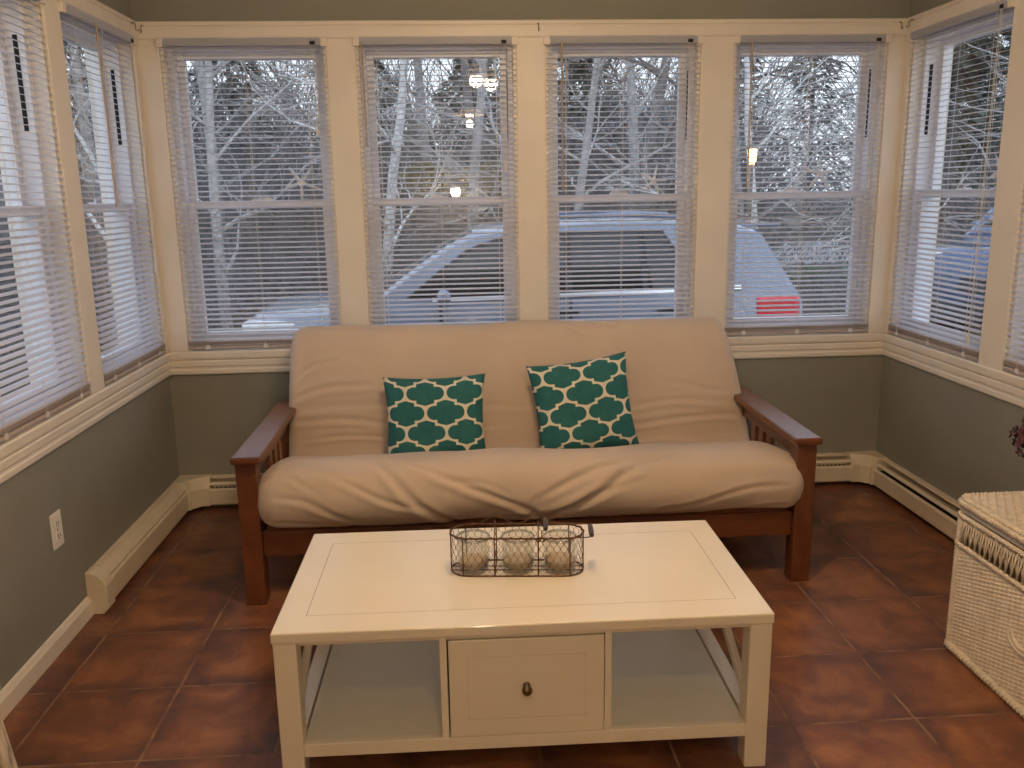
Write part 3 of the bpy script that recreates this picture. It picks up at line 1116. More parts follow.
# ------------------------------------------------------------------ coffee table
TW, TD, THT = 1.203, 0.615, 0.42
tb = thing('coffee_table', 'low cream wooden coffee table with one centre drawer and open side shelves', 'table', (1.4625, -1.7655, 0), radians(-0.6))
hx, hy = TW / 2, TD / 2
top = MB().box(-hx, hx, -hy, hy, THT - 0.028, THT).build('tabletop', 'table_paint', tb, bevel=0.004)
gv = MB()
zg = THT + 0.0002
ix, iy = hx - 0.070, hy - 0.085
gv.box(-ix - .0007, -ix + .0007, -iy, iy, zg - 0.0006, zg)
gv.box(ix - .0007, ix + .0007, -iy, iy, zg - 0.0006, zg)
gv.box(-ix, ix, -iy - .0004, -iy + .0004, zg - 0.0006, zg)
gv.box(-ix, ix, iy - .0004, iy + .0004, zg - 0.0006, zg)
gv.build('inlay_groove', 'groove', top)
LW = 0.058
for sx in (-1, 1):
    for sy in (-1, 1):
        x0, y0 = sx * hx, sy * hy
        x1, y1 = x0 - sx * LW, y0 - sy * LW
        MB().box(min(x0, x1) + (0.003 if sx < 0 else 0), max(x0, x1) - (0.003 if sx > 0 else 0), min(y0, y1) + (0.003 if sy < 0 else 0), max(y0, y1) - (0.003 if sy > 0 else 0),
                 0, THT - 0.028).build('leg', 'table_paint', tb, bevel=0.003)
SZ0, SZ1 = 0.083, 0.118
sx1 = hx - LW
MB().box(-sx1 - 0.03, sx1 + 0.03, -hy + 0.010, -hy + 0.030, SZ0, SZ1).build('shelf_front_rail', 'table_paint', tb, bevel=0.002)
MB().box(-sx1 - 0.03, sx1 + 0.03, hy - 0.030, hy - 0.010, SZ0, SZ1).build('shelf_rear_rail', 'table_paint', tb, bevel=0.002)
for sx in (-1, 1):
    a, b = sorted((sx * (hx - 0.012), sx * (hx - 0.052)))
    MB().box(a, b, -hy + LW, hy - LW, SZ0, SZ1 + 0.004).build('shelf_side_rail', 'table_paint', tb, bevel=0.002)
MB().box(-hx + 0.056, hx - 0.056, -hy + 0.030, hy - 0.030, SZ0 + 0.006, SZ1 - 0.002).build('shelf_board', 'shelf_paint', tb)
# compartment sides and back stop around the drawer
DX0, DX1 = 1.263 - 1.4625, 1.662 - 1.4625
for x in (DX0, DX1):
    MB().box(x - 0.0085, x + 0.0085, -hy + 0.012, hy - 0.012, SZ1 - 0.002, THT - 0.028).build('divider', 'table_paint', tb, bevel=0.001)
MB().box(-hx + LW, hx - LW, -hy + 0.014, -hy + 0.032, THT - 0.040, THT - 0.028).build('apron', 'table_paint', tb)
MB().box(-hx + LW, hx - LW, hy - 0.032, hy - 0.014, THT - 0.040, THT - 0.028).build('apron', 'table_paint', tb)
# crossed braces at both ends
for sx in (-1, 1):
    xx = sx * (hx - 0.030)
    for (ya, yb) in ((-hy + LW, hy - LW), (hy - LW, -hy + LW)):
        MB().bar((xx, ya, SZ1 + 0.010), (xx, yb, THT - 0.040), 0.018, 0.022).build('cross_brace', 'table_paint', tb)
# drawer
dr = MB()
d0, d1, z0, z1 = DX0 + 0.0125, DX1 - 0.0105, SZ1 + 0.002, THT - 0.043
dr.box(d0, d1, -hy + 0.010, -hy + 0.026, z0, z1)
dr.box(d0 + 0.012, d0 + 0.022, -hy + 0.026, hy - 0.10, z0 + 0.01, z1 - 0.03)
dr.box(d1 - 0.022, d1 - 0.012, -hy + 0.026, hy - 0.10, z0 + 0.01, z1 - 0.03)
dr.box(d0 + 0.012, d1 - 0.012, hy - 0.11, hy - 0.10, z0 + 0.01, z1 - 0.03)
dr.box(d0 + 0.022, d1 - 0.022, -hy + 0.026, hy - 0.11, z0 + 0.012, z0 + 0.020)
dro = dr.build('drawer', 'table_paint', tb, bevel=0.0015)
pg = MB()
yg = -hy + 0.0098
for (a, b, c, d) in ((d0 + .045, d0 + .046, z0 + .045, z1 - .045), (d1 - .046, d1 - .045, z0 + .045, z1 - .045), (d0 + .045, d1 - .045, z0 + .045, z0 + .046), (d0 + .045, d1 - .045, z1 - .046, z1 - .045)):
    pg.box(a, b, yg, yg + 0.0006, c, d)
pmat('groove_soft', (0.60, 0.52, 0.38), 0.7, 0.05)
pg.build('panel_line', 'groove_soft', dro)
kn = MB()
mk = Matrix.Rotation(radians(90), 4, 'X')
kn.lathe([(0.0, 0.0), (0.009, 0.0), (0.009, 0.003), (0.005, 0.005), (0.0045, 0.014), (0.0, 0.014)], (0, -hy + 0.010, 0.252), 16, mk)
# teardrop bulb
NB = 18


def knf(u_, v_):
    a = u_ * 2 * pi
    t = v_
    rr = 0.0135 * sin(pi * min(1, t * 1.0)) ** 0.6 * (1 if t < 0.5 else 1)
    zz = -0.017 + 0.036 * t
    rr *= (1.0 - 0.45 * max(0.0, t - 0.35) / 0.65)
    return (cos(a) * rr, -hy - 0.008 + sin(a) * rr * 0.75, 0.250 + zz)


kn.grid(20, 14, knf, closed_u=True)
kn.build('knob', 'antique_brass', dro, smooth='all')

# ------------------------------------------------------------------ wire basket with three jars
BKX, BKY, BKR = 1.4600, -1.7640, radians(-5.5)
BL, BWd, BH = 0.358, 0.104, 0.108
wb = thing('wire_basket', 'rusty wire basket with two grip handles holding three jars on the coffee table', 'basket', (BKX, BKY, THT + 0.0005), BKR)


def stadium(L, D, n=10, z=0.0):
    r_ = D / 2
    P = []
    for i in range(n + 1):
        a = -pi / 2 + pi * i / n
        P.append((L / 2 - r_ + cos(a) * r_, sin(a) * r_, z))
    for i in range(n + 1):
        a = pi / 2 + pi * i / n
        P.append((-L / 2 + r_ + cos(a) * r_, sin(a) * r_, z))
    return P


def resample(P, n):
    P = [Vector(p) for p in P] + [Vector(P[0])]
    L = [0]
    for i in range(1, len(P)):
        L.append(L[-1] + (P[i] - P[i - 1]).length)
    out = []
    for k_ in range(n):
        s = L[-1] * k_ / n
        i = 1
        while L[i] < s:
            i += 1
        t = (s - L[i - 1]) / max(1e-9, L[i] - L[i - 1])
        out.append(P[i - 1].lerp(P[i], t))
    return out


fr = MB()
base = stadium(BL, BWd, 10, 0.002)
fr.tube(base, 0.0021, 6, closed=True)
fr.tube(stadium(BL, BWd, 10, BH), 0.0024, 6, closed=True)
# wrapped wire around the rim
rim = resample(stadium(BL, BWd, 10, BH), 220)
fr.tube([p + Vector((0, 0, 0)) + Vector((cos(i * 0.9) * 0.0035 * (1 if abs(p.y) < BWd / 2 - 1e-4 else 0), cos(i * 0.9) * 0.0035, sin(i * 0.9) * 0.0035)) for i, p in enumerate(rim)], 0.0012, 4, closed=True)
for x in (-0.142, -0.058, 0.058, 0.142):
    for s in (-1, 1):
        fr.tube([(x, s * BWd / 2, 0.002), (x, s * BWd / 2, BH)], 0.0018, 6)
for s in (-1, 1):
    fr.tube([(s * BL / 2, 0, 0.002), (s * BL / 2, 0, BH)], 0.0018, 6)
for x in (-0.058, 0.058):
    fr.tube([(x, -BWd / 2, 0.002), (x, BWd / 2, 0.002)], 0.0016, 6)
    fr.tube([(x, -BWd / 2, 0.045), (x, BWd / 2, 0.045)], 0.0014, 6)
for y in (-0.025, 0.025):
    fr.tube([(-BL / 2, y * 0.5, 0.002), (BL / 2, y * 0.5, 0.002)], 0.0014, 6)
fr.build('basket_frame', 'rust_wire', wb, smooth=True)
# chicken wire wall
per = resample(stadium(BL, BWd, 10, 0), 400)
PL = 0.0
pp = [Vector(p) for p in stadium(BL, BWd, 10, 0)]
for i in range(len(pp)):
    PL += (pp[i] - pp[i - 1]).length


def on_wall(s, z):
    i = (s / PL * 400) % 400
    i0 = int(i)
    t = i - i0
    p = per[i0 % 400].lerp(per[(i0 + 1) % 400], t)
    return Vector((p.x, p.y, z))


cw = MB()
HXN = 44
hxw = PL / HXN
rowh = 0.0155
z = 0.004
row = 0
while z < BH - 0.006:
    for k in range(HXN):
        s0 = (k + (0.5 if row % 2 else 0)) * hxw
        zt_ = min(BH, z + 0.010)
        # zig-zag edges up to the node, then a twisted vertical bit
        cw.tube([on_wall(s0, z), on_wall(s0 + hxw / 2, zt_)], 0.00048, 3, cap=False)
        cw.tube([on_wall(s0 + hxw, z), on_wall(s0 + hxw / 2, zt_)], 0.00048, 3, cap=False)
        cw.tube([on_wall(s0 + hxw / 2, zt_), on_wall(s0 + hxw / 2, min(BH, z + rowh))], 0.0009, 3, cap=False)
    z += rowh
    row += 1
cw.build('chicken_wire', 'rust_wire', wb)
# wire peaks over the cross bars, with loops
for x in (-0.058, 0.058):
    pk = MB()
    pk.tube([(x, -BWd / 2, BH), (x, -BWd / 4, BH + 0.012), (x, 0.004, BH + 0.030)], 0.0014, 5)
    pk.tube([(x, BWd / 2, BH), (x, BWd / 4, BH + 0.012), (x, 0.004, BH + 0.030)], 0.0014, 5)
    pk.tube([(x - 0.052, BWd / 2, BH), (x, BWd / 2, BH + 0.028), (x + 0.052, BWd / 2, BH)], 0.0015, 5)
    pk.tube([(x + 0.005 * cos(a * pi / 6), BWd / 2, BH + 0.028 + 0.005 * sin(a * pi / 6)) for a in range(12)], 0.0014, 5, closed=True)
    pk.build('wire_peak', 'rust_wire', wb, smooth=True)
# two bail handles, both fallen to the right
for (xp, xr, zr) in ((0.070, 0.200, BH + 0.002), (0.058, 0.078, BH + 0.020)):
    hd = MB()
    for s in (-1, 1):
        hd.tube([(xp, s * (BWd / 2 + 0.004), BH - 0.004), (xp + 0.01, s * (BWd / 2 + 0.005), BH + 0.002), (xr - 0.01, s * 0.048, zr), (xr, s * 0.040, zr), (xr, s * 0.028, zr)], 0.0017, 6)
        hd.tube([(xp + 0.006 * cos(a * pi / 6), s * (BWd / 2 + 0.003), BH - 0.002 + 0.006 * sin(a * pi / 6)) for a in range(12)], 0.0016, 5, closed=True)
    ho = hd.build('bail_handle', 'rust_wire', wb, smooth=True)
    g = MB()
    g.lathe([(0.0, -0.036), (0.0055, -0.036), (0.0065, -0.030), (0.0072, 0.0), (0.0065, 0.030), (0.0055, 0.036), (0, 0.036)], (xr, 0, zr), 12, Matrix.Rotation(radians(90), 4, 'X'))
    g.build('wooden_grip', 'grip_wood', ho, smooth=True)


JL = ['left', 'middle', 'right']
mrot = Matrix.Rotation(BKR, 4, 'Z')
for i, x in enumerate((-0.118, 0.003, 0.116)):
    p = mrot @ Vector((x, 0, 0))
    jr = thing('glass_jar', ['small glass jar of sand at the left end of the wire basket', 'small glass jar of sand in the middle of the wire basket', 'small glass jar of sand under the grips at the right end of the basket'][i],
               'jar', (BKX + p.x, BKY + p.y, THT + 0.0045), 0, 'glass jars in the wire basket')
    # thick-walled tumbler with a rolled lip
    pr = [(0.0, 0.0), (0.036, 0.0), (0.042, 0.004), (0.0440, 0.012), (0.0442, 0.070), (0.0425, 0.080), (0.0438, 0.085), (0.0445, 0.0885), (0.0435, 0.0915), (0.0415, 0.0915),
          (0.0400, 0.088), (0.0402, 0.080), (0.0415, 0.070), (0.0412, 0.014), (0.038, 0.008), (0.0, 0.007)]
    MB().lathe(pr, (0, 0, 0), 40).build('jar_glass_wall', 'jar_glass', jr, smooth=True)
    MB().lathe([(0.0405, 0.0885), (0.0420, 0.0925), (0.0440, 0.0935), (0.0460, 0.0905), (0.0462, 0.0870), (0.0445, 0.0850)], (0, 0, 0), 40).build('jar_rim', 'jar_rim_glass', jr, smooth=True)
    sp_ = [(0.0, 0.0085), (0.0375, 0.0090), (0.0405, 0.015)] + [(0.0408, 0.025 + 0.002 * (i - 1))] + [(0.020, 0.0285), (0.0, 0.030)]
    MB().lathe(sp_, (0, 0, 0), 32).build('sand_fill', 'sand', jr, smooth=True)

# ------------------------------------------------------------------ wicker chest
CX0, CX1, CY0, CY1 = 2.828, 3.262, -2.33, -1.550
CH = 0.455
ch = thing('wicker_chest', 'cream woven wicker chest with a latticed band, against the right wall', 'chest', ((CX0 + CX1) / 2, (CY0 + CY1) / 2, 0))
cl = Vector(ch.location)


def weave(mb, o, ud, vd, nd, wu, wv, su=0.0200, sv=0.0062, amp=0.0040):
    o, ud, vd, nd = Vector(o), Vector(ud), Vector(vd), Vector(nd)
    nu = max(2, int(wu / su * 5))
    nv = max(2, int(wv / sv * 4))

    def fn(u_, v_):
        x, y = u_ * wu, v_ * wv
        rw = floor(y / sv + 1e-6)
        sgn = 1 if rw % 2 == 0 else -1
        st = 0.5 + 0.5 * sgn * cos(pi * x / su)
        rr = abs(sin(pi * y / sv)) ** 0.6
        stake = 0.95 * (0.5 + 0.5 * cos(2 * pi * x / su)) ** 2
        return o + ud * x + vd * y + nd * (amp * (st * rr + stake) - amp * 0.6)
    mb.grid(nu, nv, fn)
    return mb


BZ0, BZ1 = 0.022, 0.348
bw = MB()
weave(bw, (CX0, CY1 - 0.012, BZ0), (0, -1, 0), (0, 0, 1), (-1, 0, 0), CY1 - CY0 - 0.024, BZ1 - BZ0)
weave(bw, (CX0 + 0.012, CY0, BZ0), (1, 0, 0), (0, 0, 1), (0, -1, 0), CX1 - CX0 - 0.024, BZ1 - BZ0)
weave(bw, (CX1 - 0.012, CY1, BZ0), (-1, 0, 0), (0, 0, 1), (0, 1, 0), CX1 - CX0 - 0.024, BZ1 - BZ0)
weave(bw, (CX1, CY0 + 0.012, BZ0), (0, 1, 0), (0, 0, 1), (1, 0, 0), CY1 - CY0 - 0.024, BZ1 - BZ0, 0.0165, 0.015)
shift(bw, cl).build('woven_body', 'wicker_paint', ch, smooth='all')
shift(MB().box(CX0 + 0.012, CX1 - 0.012, CY0 + 0.012, CY1 - 0.012, 0.012, 0.020), cl).build('bottom_board', 'wicker_gap', ch)
shift(MB().box(CX0 + 0.020, CX0 + 0.024, CY0 + 0.02, CY1 - 0.02, 0.02, CH - 0.01).box(CX1 - 0.024, CX1 - 0.02, CY0 + 0.02, CY1 - 0.02, 0.02, CH - 0.01).box(
    CX0 + 0.024, CX1 - 0.024, CY0 + 0.02, CY0 + 0.024, 0.02, CH - 0.01).box(CX0 + 0.024, CX1 - 0.024, CY1 - 0.024, CY1 - 0.02, 0.02, CH - 0.01), cl).build('lining', 'wicker_gap', ch)


def braid(mb, path, rad, tw, per_turn, n=5, closed=True, strands=2):
    P = resample(path, int(sum((Vector(path[i]) - Vector(path[i - 1])).length for i in range(len(path))) / 0.005)) if closed else path
    N = len(P)
    turns = round(N * 0.005 / per_turn)
    for k_ in range(strands):
        pts = []
        for i in range(N):
            d = (P[(i + 1) % N] - P[i - 1])
            d.normalize()
            s = d.cross(Vector((0, 0, 1)))
            if s.length < 0.1:
                s = Vector((1, 0, 0))
            s.normalize()
            u_ = s.cross(d)
            a = 2 * pi * (i / N * turns + k_ / strands)
            pts.append(P[i] + s * cos(a) * tw + u_ * sin(a) * tw)
        mb.tube(pts, rad, n, closed=closed)


def rrect(x0, x1, y0, y1, r_, z, n=5):
    P = []
    for (cx, cy, a0) in ((x1 - r_, y1 - r_, 0), (x0 + r_, y1 - r_, pi / 2), (x0 + r_, y0 + r_, pi), (x1 - r_, y0 + r_, 1.5 * pi)):
        for i in range(n + 1):
            a = a0 + pi / 2 * i / n
            P.append((cx + cos(a) * r_, cy + sin(a) * r_, z))
    return P


# corner posts wrapped in cane
for x in (CX0 + 0.008, CX1 - 0.008):
    for y in (CY0 + 0.008, CY1 - 0.008):
        co = MB()
        P = [Vector((x, y, 0.004 + i * 0.004)) for i in range(int((CH - 0.008) / 0.004))]
        co.tube(P, [0.0125 + 0.0022 * abs(sin(i * pi / 3)) for i in range(len(P))], 10)
        shift(co, cl).build('corner_post', 'wicker_paint', ch, smooth='all')
bb = MB()
braid(bb, rrect(CX0 - 0.004, CX1 + 0.004, CY0 - 0.004, CY1 + 0.004, 0.03, 0.014), 0.0075, 0.0068, 0.030)
shift(bb, cl).build('base_braid', 'wicker_paint', ch, smooth='all')
bb = MB()
for zz in (BZ1 + 0.003, CH - 0.012):
    bb_path = rrect(CX0 - 0.004, CX1 + 0.004, CY0 - 0.004, CY1 + 0.004, 0.02, zz)
    braid(bb, bb_path, 0.0050, 0.0042, 0.022)
shift(bb, cl).build('band_braid', 'wicker_paint', ch, smooth='all')
# open lattice of canes
lt = MB()
zA, zB = BZ1 + 0.004, CH - 0.014


def lat_side(p0, p1):
    p0, p1 = Vector(p0), Vector(p1)
    L = (p1 - p0).length
    n = int(L / 0.024)
    d = (p1 - p0) / n
    for i in range(n):
        a, b = p0 + d * i, p0 + d * (i + 1)
        off = (p1 - p0).cross(Vector((0, 0, 1))).normalized() * 0.003
        lt.tube([a + Vector((0, 0, zA)) + off, b + Vector((0, 0, zB)) + off], 0.0032, 5)
        lt.tube([b + Vector((0, 0, zA)) - off, a + Vector((0, 0, zB)) - off], 0.0032, 5)
        lt.tube([a + Vector((0, 0, zA)), a + Vector((0, 0, zB))], 0.0028, 5)


lat_side((CX0, CY1 - 0.02, 0), (CX0, CY0 + 0.02, 0))
lat_side((CX0 + 0.02, CY0, 0), (CX1 - 0.02, CY0, 0))
lat_side((CX0 + 0.02, CY1, 0), (CX1 - 0.02, CY1, 0))
shift(lt, cl).build('open_lattice', 'wicker_paint', ch, smooth='all')
# lid
lid_z0, lid_z1 = CH, CH + 0.046
ld = MB()
ov = 0.012
weave(ld, (CX0 - ov + 0.016, CY0 - ov + 0.016, lid_z1), (0, 1, 0), (1, 0, 0), (0, 0, 1), CY1 - CY0 + 2 * ov - 0.032, CX1 - CX0 + 2 * ov - 0.032, 0.022, 0.0125, 0.0045)
lido = shift(ld, cl).build('lid', 'wicker_paint', ch, smooth='all')
le = MB()
for zz, off, rr_ in ((lid_z1 - 0.006, 0.0, 0.0066), (lid_z1 - 0.018, 0.006, 0.0066)):
    braid(le, rrect(CX0 - ov - off + 0.012, CX1 + ov + off - 0.012, CY0 - ov - off + 0.012, CY1 + ov + off - 0.012, 0.030, zz), rr_, 0.0060, 0.026)
shift(le, cl).build('lid_edge_braid', 'wicker_paint', lido, smooth='all')
tp = MB()
for (off, za, zb) in ((0.004, lid_z0 + 0.001, lid_z0 + 0.022),):
    P0_ = rrect(CX0 - off, CX1 + off, CY0 - off, CY1 + off, 0.026, za, 6)
    P1_ = rrect(CX0 - off, CX1 + off, CY0 - off, CY1 + off, 0.026, zb, 6)
    n = len(P0_)
    tp.add(P0_ + P1_, [(i, (i + 1) % n, n + (i + 1) % n, n + i) for i in range(n)] + [tuple(range(n)), tuple(range(n, 2 * n))])
shift(tp, cl).build('grey_trim_band', 'grey_tape', lido, smooth=True)
# side handle: a cane loop on the left face
hl = MB()
yc, zc = -1.90, 0.200
for k, rr_ in ((0, 0.0), (1, 0.012)):
    hl.tube([(CX0 - 0.000 - 0.005 * sin(a * pi / 12), yc + (0.065 - rr_) * cos(a * pi / 12), zc + 0.004 - (0.034) * sin(a * pi / 12) + rr_) for a in range(13)], 0.0065, 8)
shift(hl, cl).build('side_handle', 'wicker_paint', ch, smooth='all')

# ------------------------------------------------------------------ vase with dark dried flowers on the chest
VX, VY, VZ = 3.015, -1.865, CH + 0.052
fv_ = thing('flower_vase', 'tan vase of dark plum dried flowers standing on the wicker chest', 'vase', (VX, VY, VZ))
MB().lathe([(0, 0), (0.040, 0), (0.052, 0.02), (0.062, 0.06), (0.055, 0.11), (0.035, 0.145), (0.030, 0.160), (0.038, 0.172), (0.034, 0.172), (0.026, 0.158), (0.03, 0.14), (0, 0.13)], (0, 0, 0), 28).build('vase_body', 'ceramic', fv_, smooth='all')
RF = random.Random(11)
for (dx, dy, dz, rad) in ((-0.130, 0.060, 0.238, 0.078), (0.03, -0.05, 0.30, 0.08), (0.06, 0.06, 0.26, 0.072)):
    MB().tube([(0, 0, 0.12), (dx * 0.4, dy * 0.4, 0.19), (dx, dy, dz)], 0.0035, 6).build('flower_stem', 'stem_green', fv_, smooth=True)
    b = MB()
    for k in range(150):
        a, c = RF.uniform(0, 2 * pi), RF.uniform(-0.75, 1)
        s = sqrt(1 - c * c)
        n_ = Vector((cos(a) * s, sin(a) * s, c))
        cpt = Vector((dx, dy, dz)) + n_ * rad * RF.uniform(0.72, 1.0)
        t1 = n_.orthogonal().normalized()
        t1 = (Matrix.Rotation(RF.uniform(0, 6.28), 4, n_) @ t1)
        t2 = n_.cross(t1)
        sz = RF.uniform(0.010, 0.017)
        # four-petal floret, cupped
        for q_ in range(4):
            a0 = q_ * pi / 2
            d1 = t1 * cos(a0) + t2 * sin(a0)
            d2 = t1 * cos(a0 + 0.7) + t2 * sin(a0 + 0.7)
            d3 = t1 * cos(a0 - 0.7) + t2 * sin(a0 - 0.7)
            b.add([cpt, cpt + d2 * sz * 0.7 + n_ * 0.003, cpt + d1 * sz + n_ * 0.006, cpt + d3 * sz * 0.7 + n_ * 0.003], [(0, 1, 2, 3)])
    b.lathe([(0, -rad * .7), (rad * .5, -rad * .45), (rad * .72, 0), (rad * .5, rad * .5), (0, rad * .7)], (dx, dy, dz), 12)
    b.build('flower_head', 'plum_petal', fv_)

# ------------------------------------------------------------------ whitewashed stool at the lower left corner
st = thing('whitewashed_stool', 'worn whitewashed wooden stool, one leg poking in at the lower left corner', 'stool', (0.200, -2.43, 0))
seat_z = 0.46
MB().box(-0.155, 0.155, -0.16, 0.16, seat_z - 0.03, seat_z).build('seat', 'whitewash', st, bevel=0.006)
for sx in (-1, 1):
    for sy in (-1, 1):
        MB().bar((sx * 0.125, sy * 0.13, seat_z - 0.03), (sx * 0.165, sy * 0.16, 0.0), 0.040, 0.040, up=(0, 1, 0)).build('leg', 'whitewash', st, bevel=0.004)

# ------------------------------------------------------------------ lamps of the room (behind and above the frame) and an added flash stand-in
def add_point(name, parent, loc, watts, rad):
    L = bpy.data.lights.new(name, 'POINT')
    L.energy = watts
    L.color = LAMP_COLOR
    L.shadow_soft_size = rad
    o = bpy.data.objects.new(name, L)
    C.objects.link(o)
    o.parent = parent
    o.location = loc
    return o


cl_ = thing('ceiling_lamp', 'ceiling lamp with three warm glass shades above the coffee table', 'lamp', (1.60, -2.00, CEIL))
MB().lathe([(0, 0), (0.075, 0), (0.070, -0.02), (0.03, -0.045), (0.018, -0.05), (0.018, -0.16), (0.045, -0.175), (0.04, -0.20), (0, -0.205)], (0, 0, 0), 24).build('stem', 'lamp_metal', cl_, smooth='all')
for k in range(3):
    a = k * 2 * pi / 3 + 0.5
    d = Vector((cos(a), sin(a), 0))
    ar = MB().tube([d * 0.03 + Vector((0, 0, -0.18)), d * 0.09 + Vector((0, 0, -0.165)), d * 0.13 + Vector((0, 0, -0.19))], 0.007, 8).build('arm', 'lamp_metal', cl_, smooth=True)
    MB().lathe([(0.020, 0.0), (0.03, -0.015), (0.048, -0.05), (0.062, -0.085), (0.060, -0.085), (0.046, -0.05), (0.027, -0.017), (0.018, -0.004)], d * 0.13 + Vector((0, 0, -0.19)), 20).build('glass_shade', 'shade_glow', ar, smooth='all')
    MB().lathe([(0.0, -0.092), (0.018, -0.085), (0.026, -0.066), (0.018, -0.040), (0.010, -0.02), (0, -0.02)], d * 0.13 + Vector((0, 0, -0.19)), 14).build('bulb', 'bulb_glow', ar, smooth='all')
    add_point('bulb_light', ar, d * 0.13 + Vector((0, 0, -0.30)), LAMP_W['ceiling'] / 3, 0.045)
pl = thing('pendant_lamp', 'pendant lamp with a wide flat shade hanging near the camera', 'lamp', (1.47, -3.50, CEIL))
MB().lathe([(0, 0), (0.05, 0), (0.045, -0.018), (0.006, -0.03), (0.004, -0.30), (0.02, -0.305), (0.022, -0.33), (0, -0.33)], (0, 0, 0), 20).build('stem', 'lamp_metal', pl, smooth='all')
MB().lathe([(0.022, -0.33), (0.07, -0.345), (0.15, -0.385), (0.148, -0.388), (0.07, -0.349), (0.022, -0.335)], (0, 0, 0), 32).build('shade', 'shade_glow', pl, smooth='all')
MB().lathe([(0.0, -0.43), (0.025, -0.42), (0.036, -0.395), (0.02, -0.36), (0, -0.34)], (0, 0, 0), 16).build('bulb', 'bulb_glow', pl, smooth='all')
add_point('bulb_light', pl, (0, 0, -0.465), LAMP_W['pendant'], 0.03)

wl = thing('flash_fill_lamp', 'added globe fill lamp on the rear wall, standing in for a camera flash', 'lamp', (1.335, REAR, 1.30))  # added for frontal fill in place of a camera flash
MB().box(-0.05, 0.05, 0, 0.02, 0, 0.16).build('back_plate', 'lamp_metal', wl, bevel=0.004)
MB().tube([(0, 0.02, 0.06), (0, 0.09, 0.05), (0, 0.12, 0.075)], 0.008, 8).build('arm', 'lamp_metal', wl, smooth=True)
MB().lathe([(0, 0.075), (0.035, 0.085), (0.06, 0.13), (0.05, 0.175), (0, 0.195)], (0, 0.12, 0), 20).build('glass_globe', 'bulb_glow', wl, smooth='all')
wp = add_point('bulb_light', wl, (0, 0.26, 0.14), LAMP_W['wall'], 0.05)
wp.data.color = (1.0, 0.78, 0.54)

# ------------------------------------------------------------------ outdoors
GZ = -0.56
g = MB()


def gfn(u_, v_):
    x, y = -45 + 100 * u_, -12 + 90 * v_
    z = GZ + 0.05 * sin(x * 0.9) * cos(y * 0.7)
    if y > 24:
        z += (y - 24) * 0.02
    return (x, y, z - 0.03)


g.grid(60, 60, gfn)
struct('ground', g, 'leaf_litter', smooth='all')
struct('lawn_strip', MB().box(8.2, 22, 14.8, 18.2, GZ - 0.1, GZ + 0.03), 'lawn')
struct('road', MB().prism([(8.6, 18.2), (30, 17.6), (34, 30), (13.6, 27.5)], 2, GZ - 0.1, GZ + 0.06), 'pale_road')
struct('house_foundation', MB().box(-T, W + T, REAR - 0.2, T, GZ - 0.1, -0.12), 'house_ext')


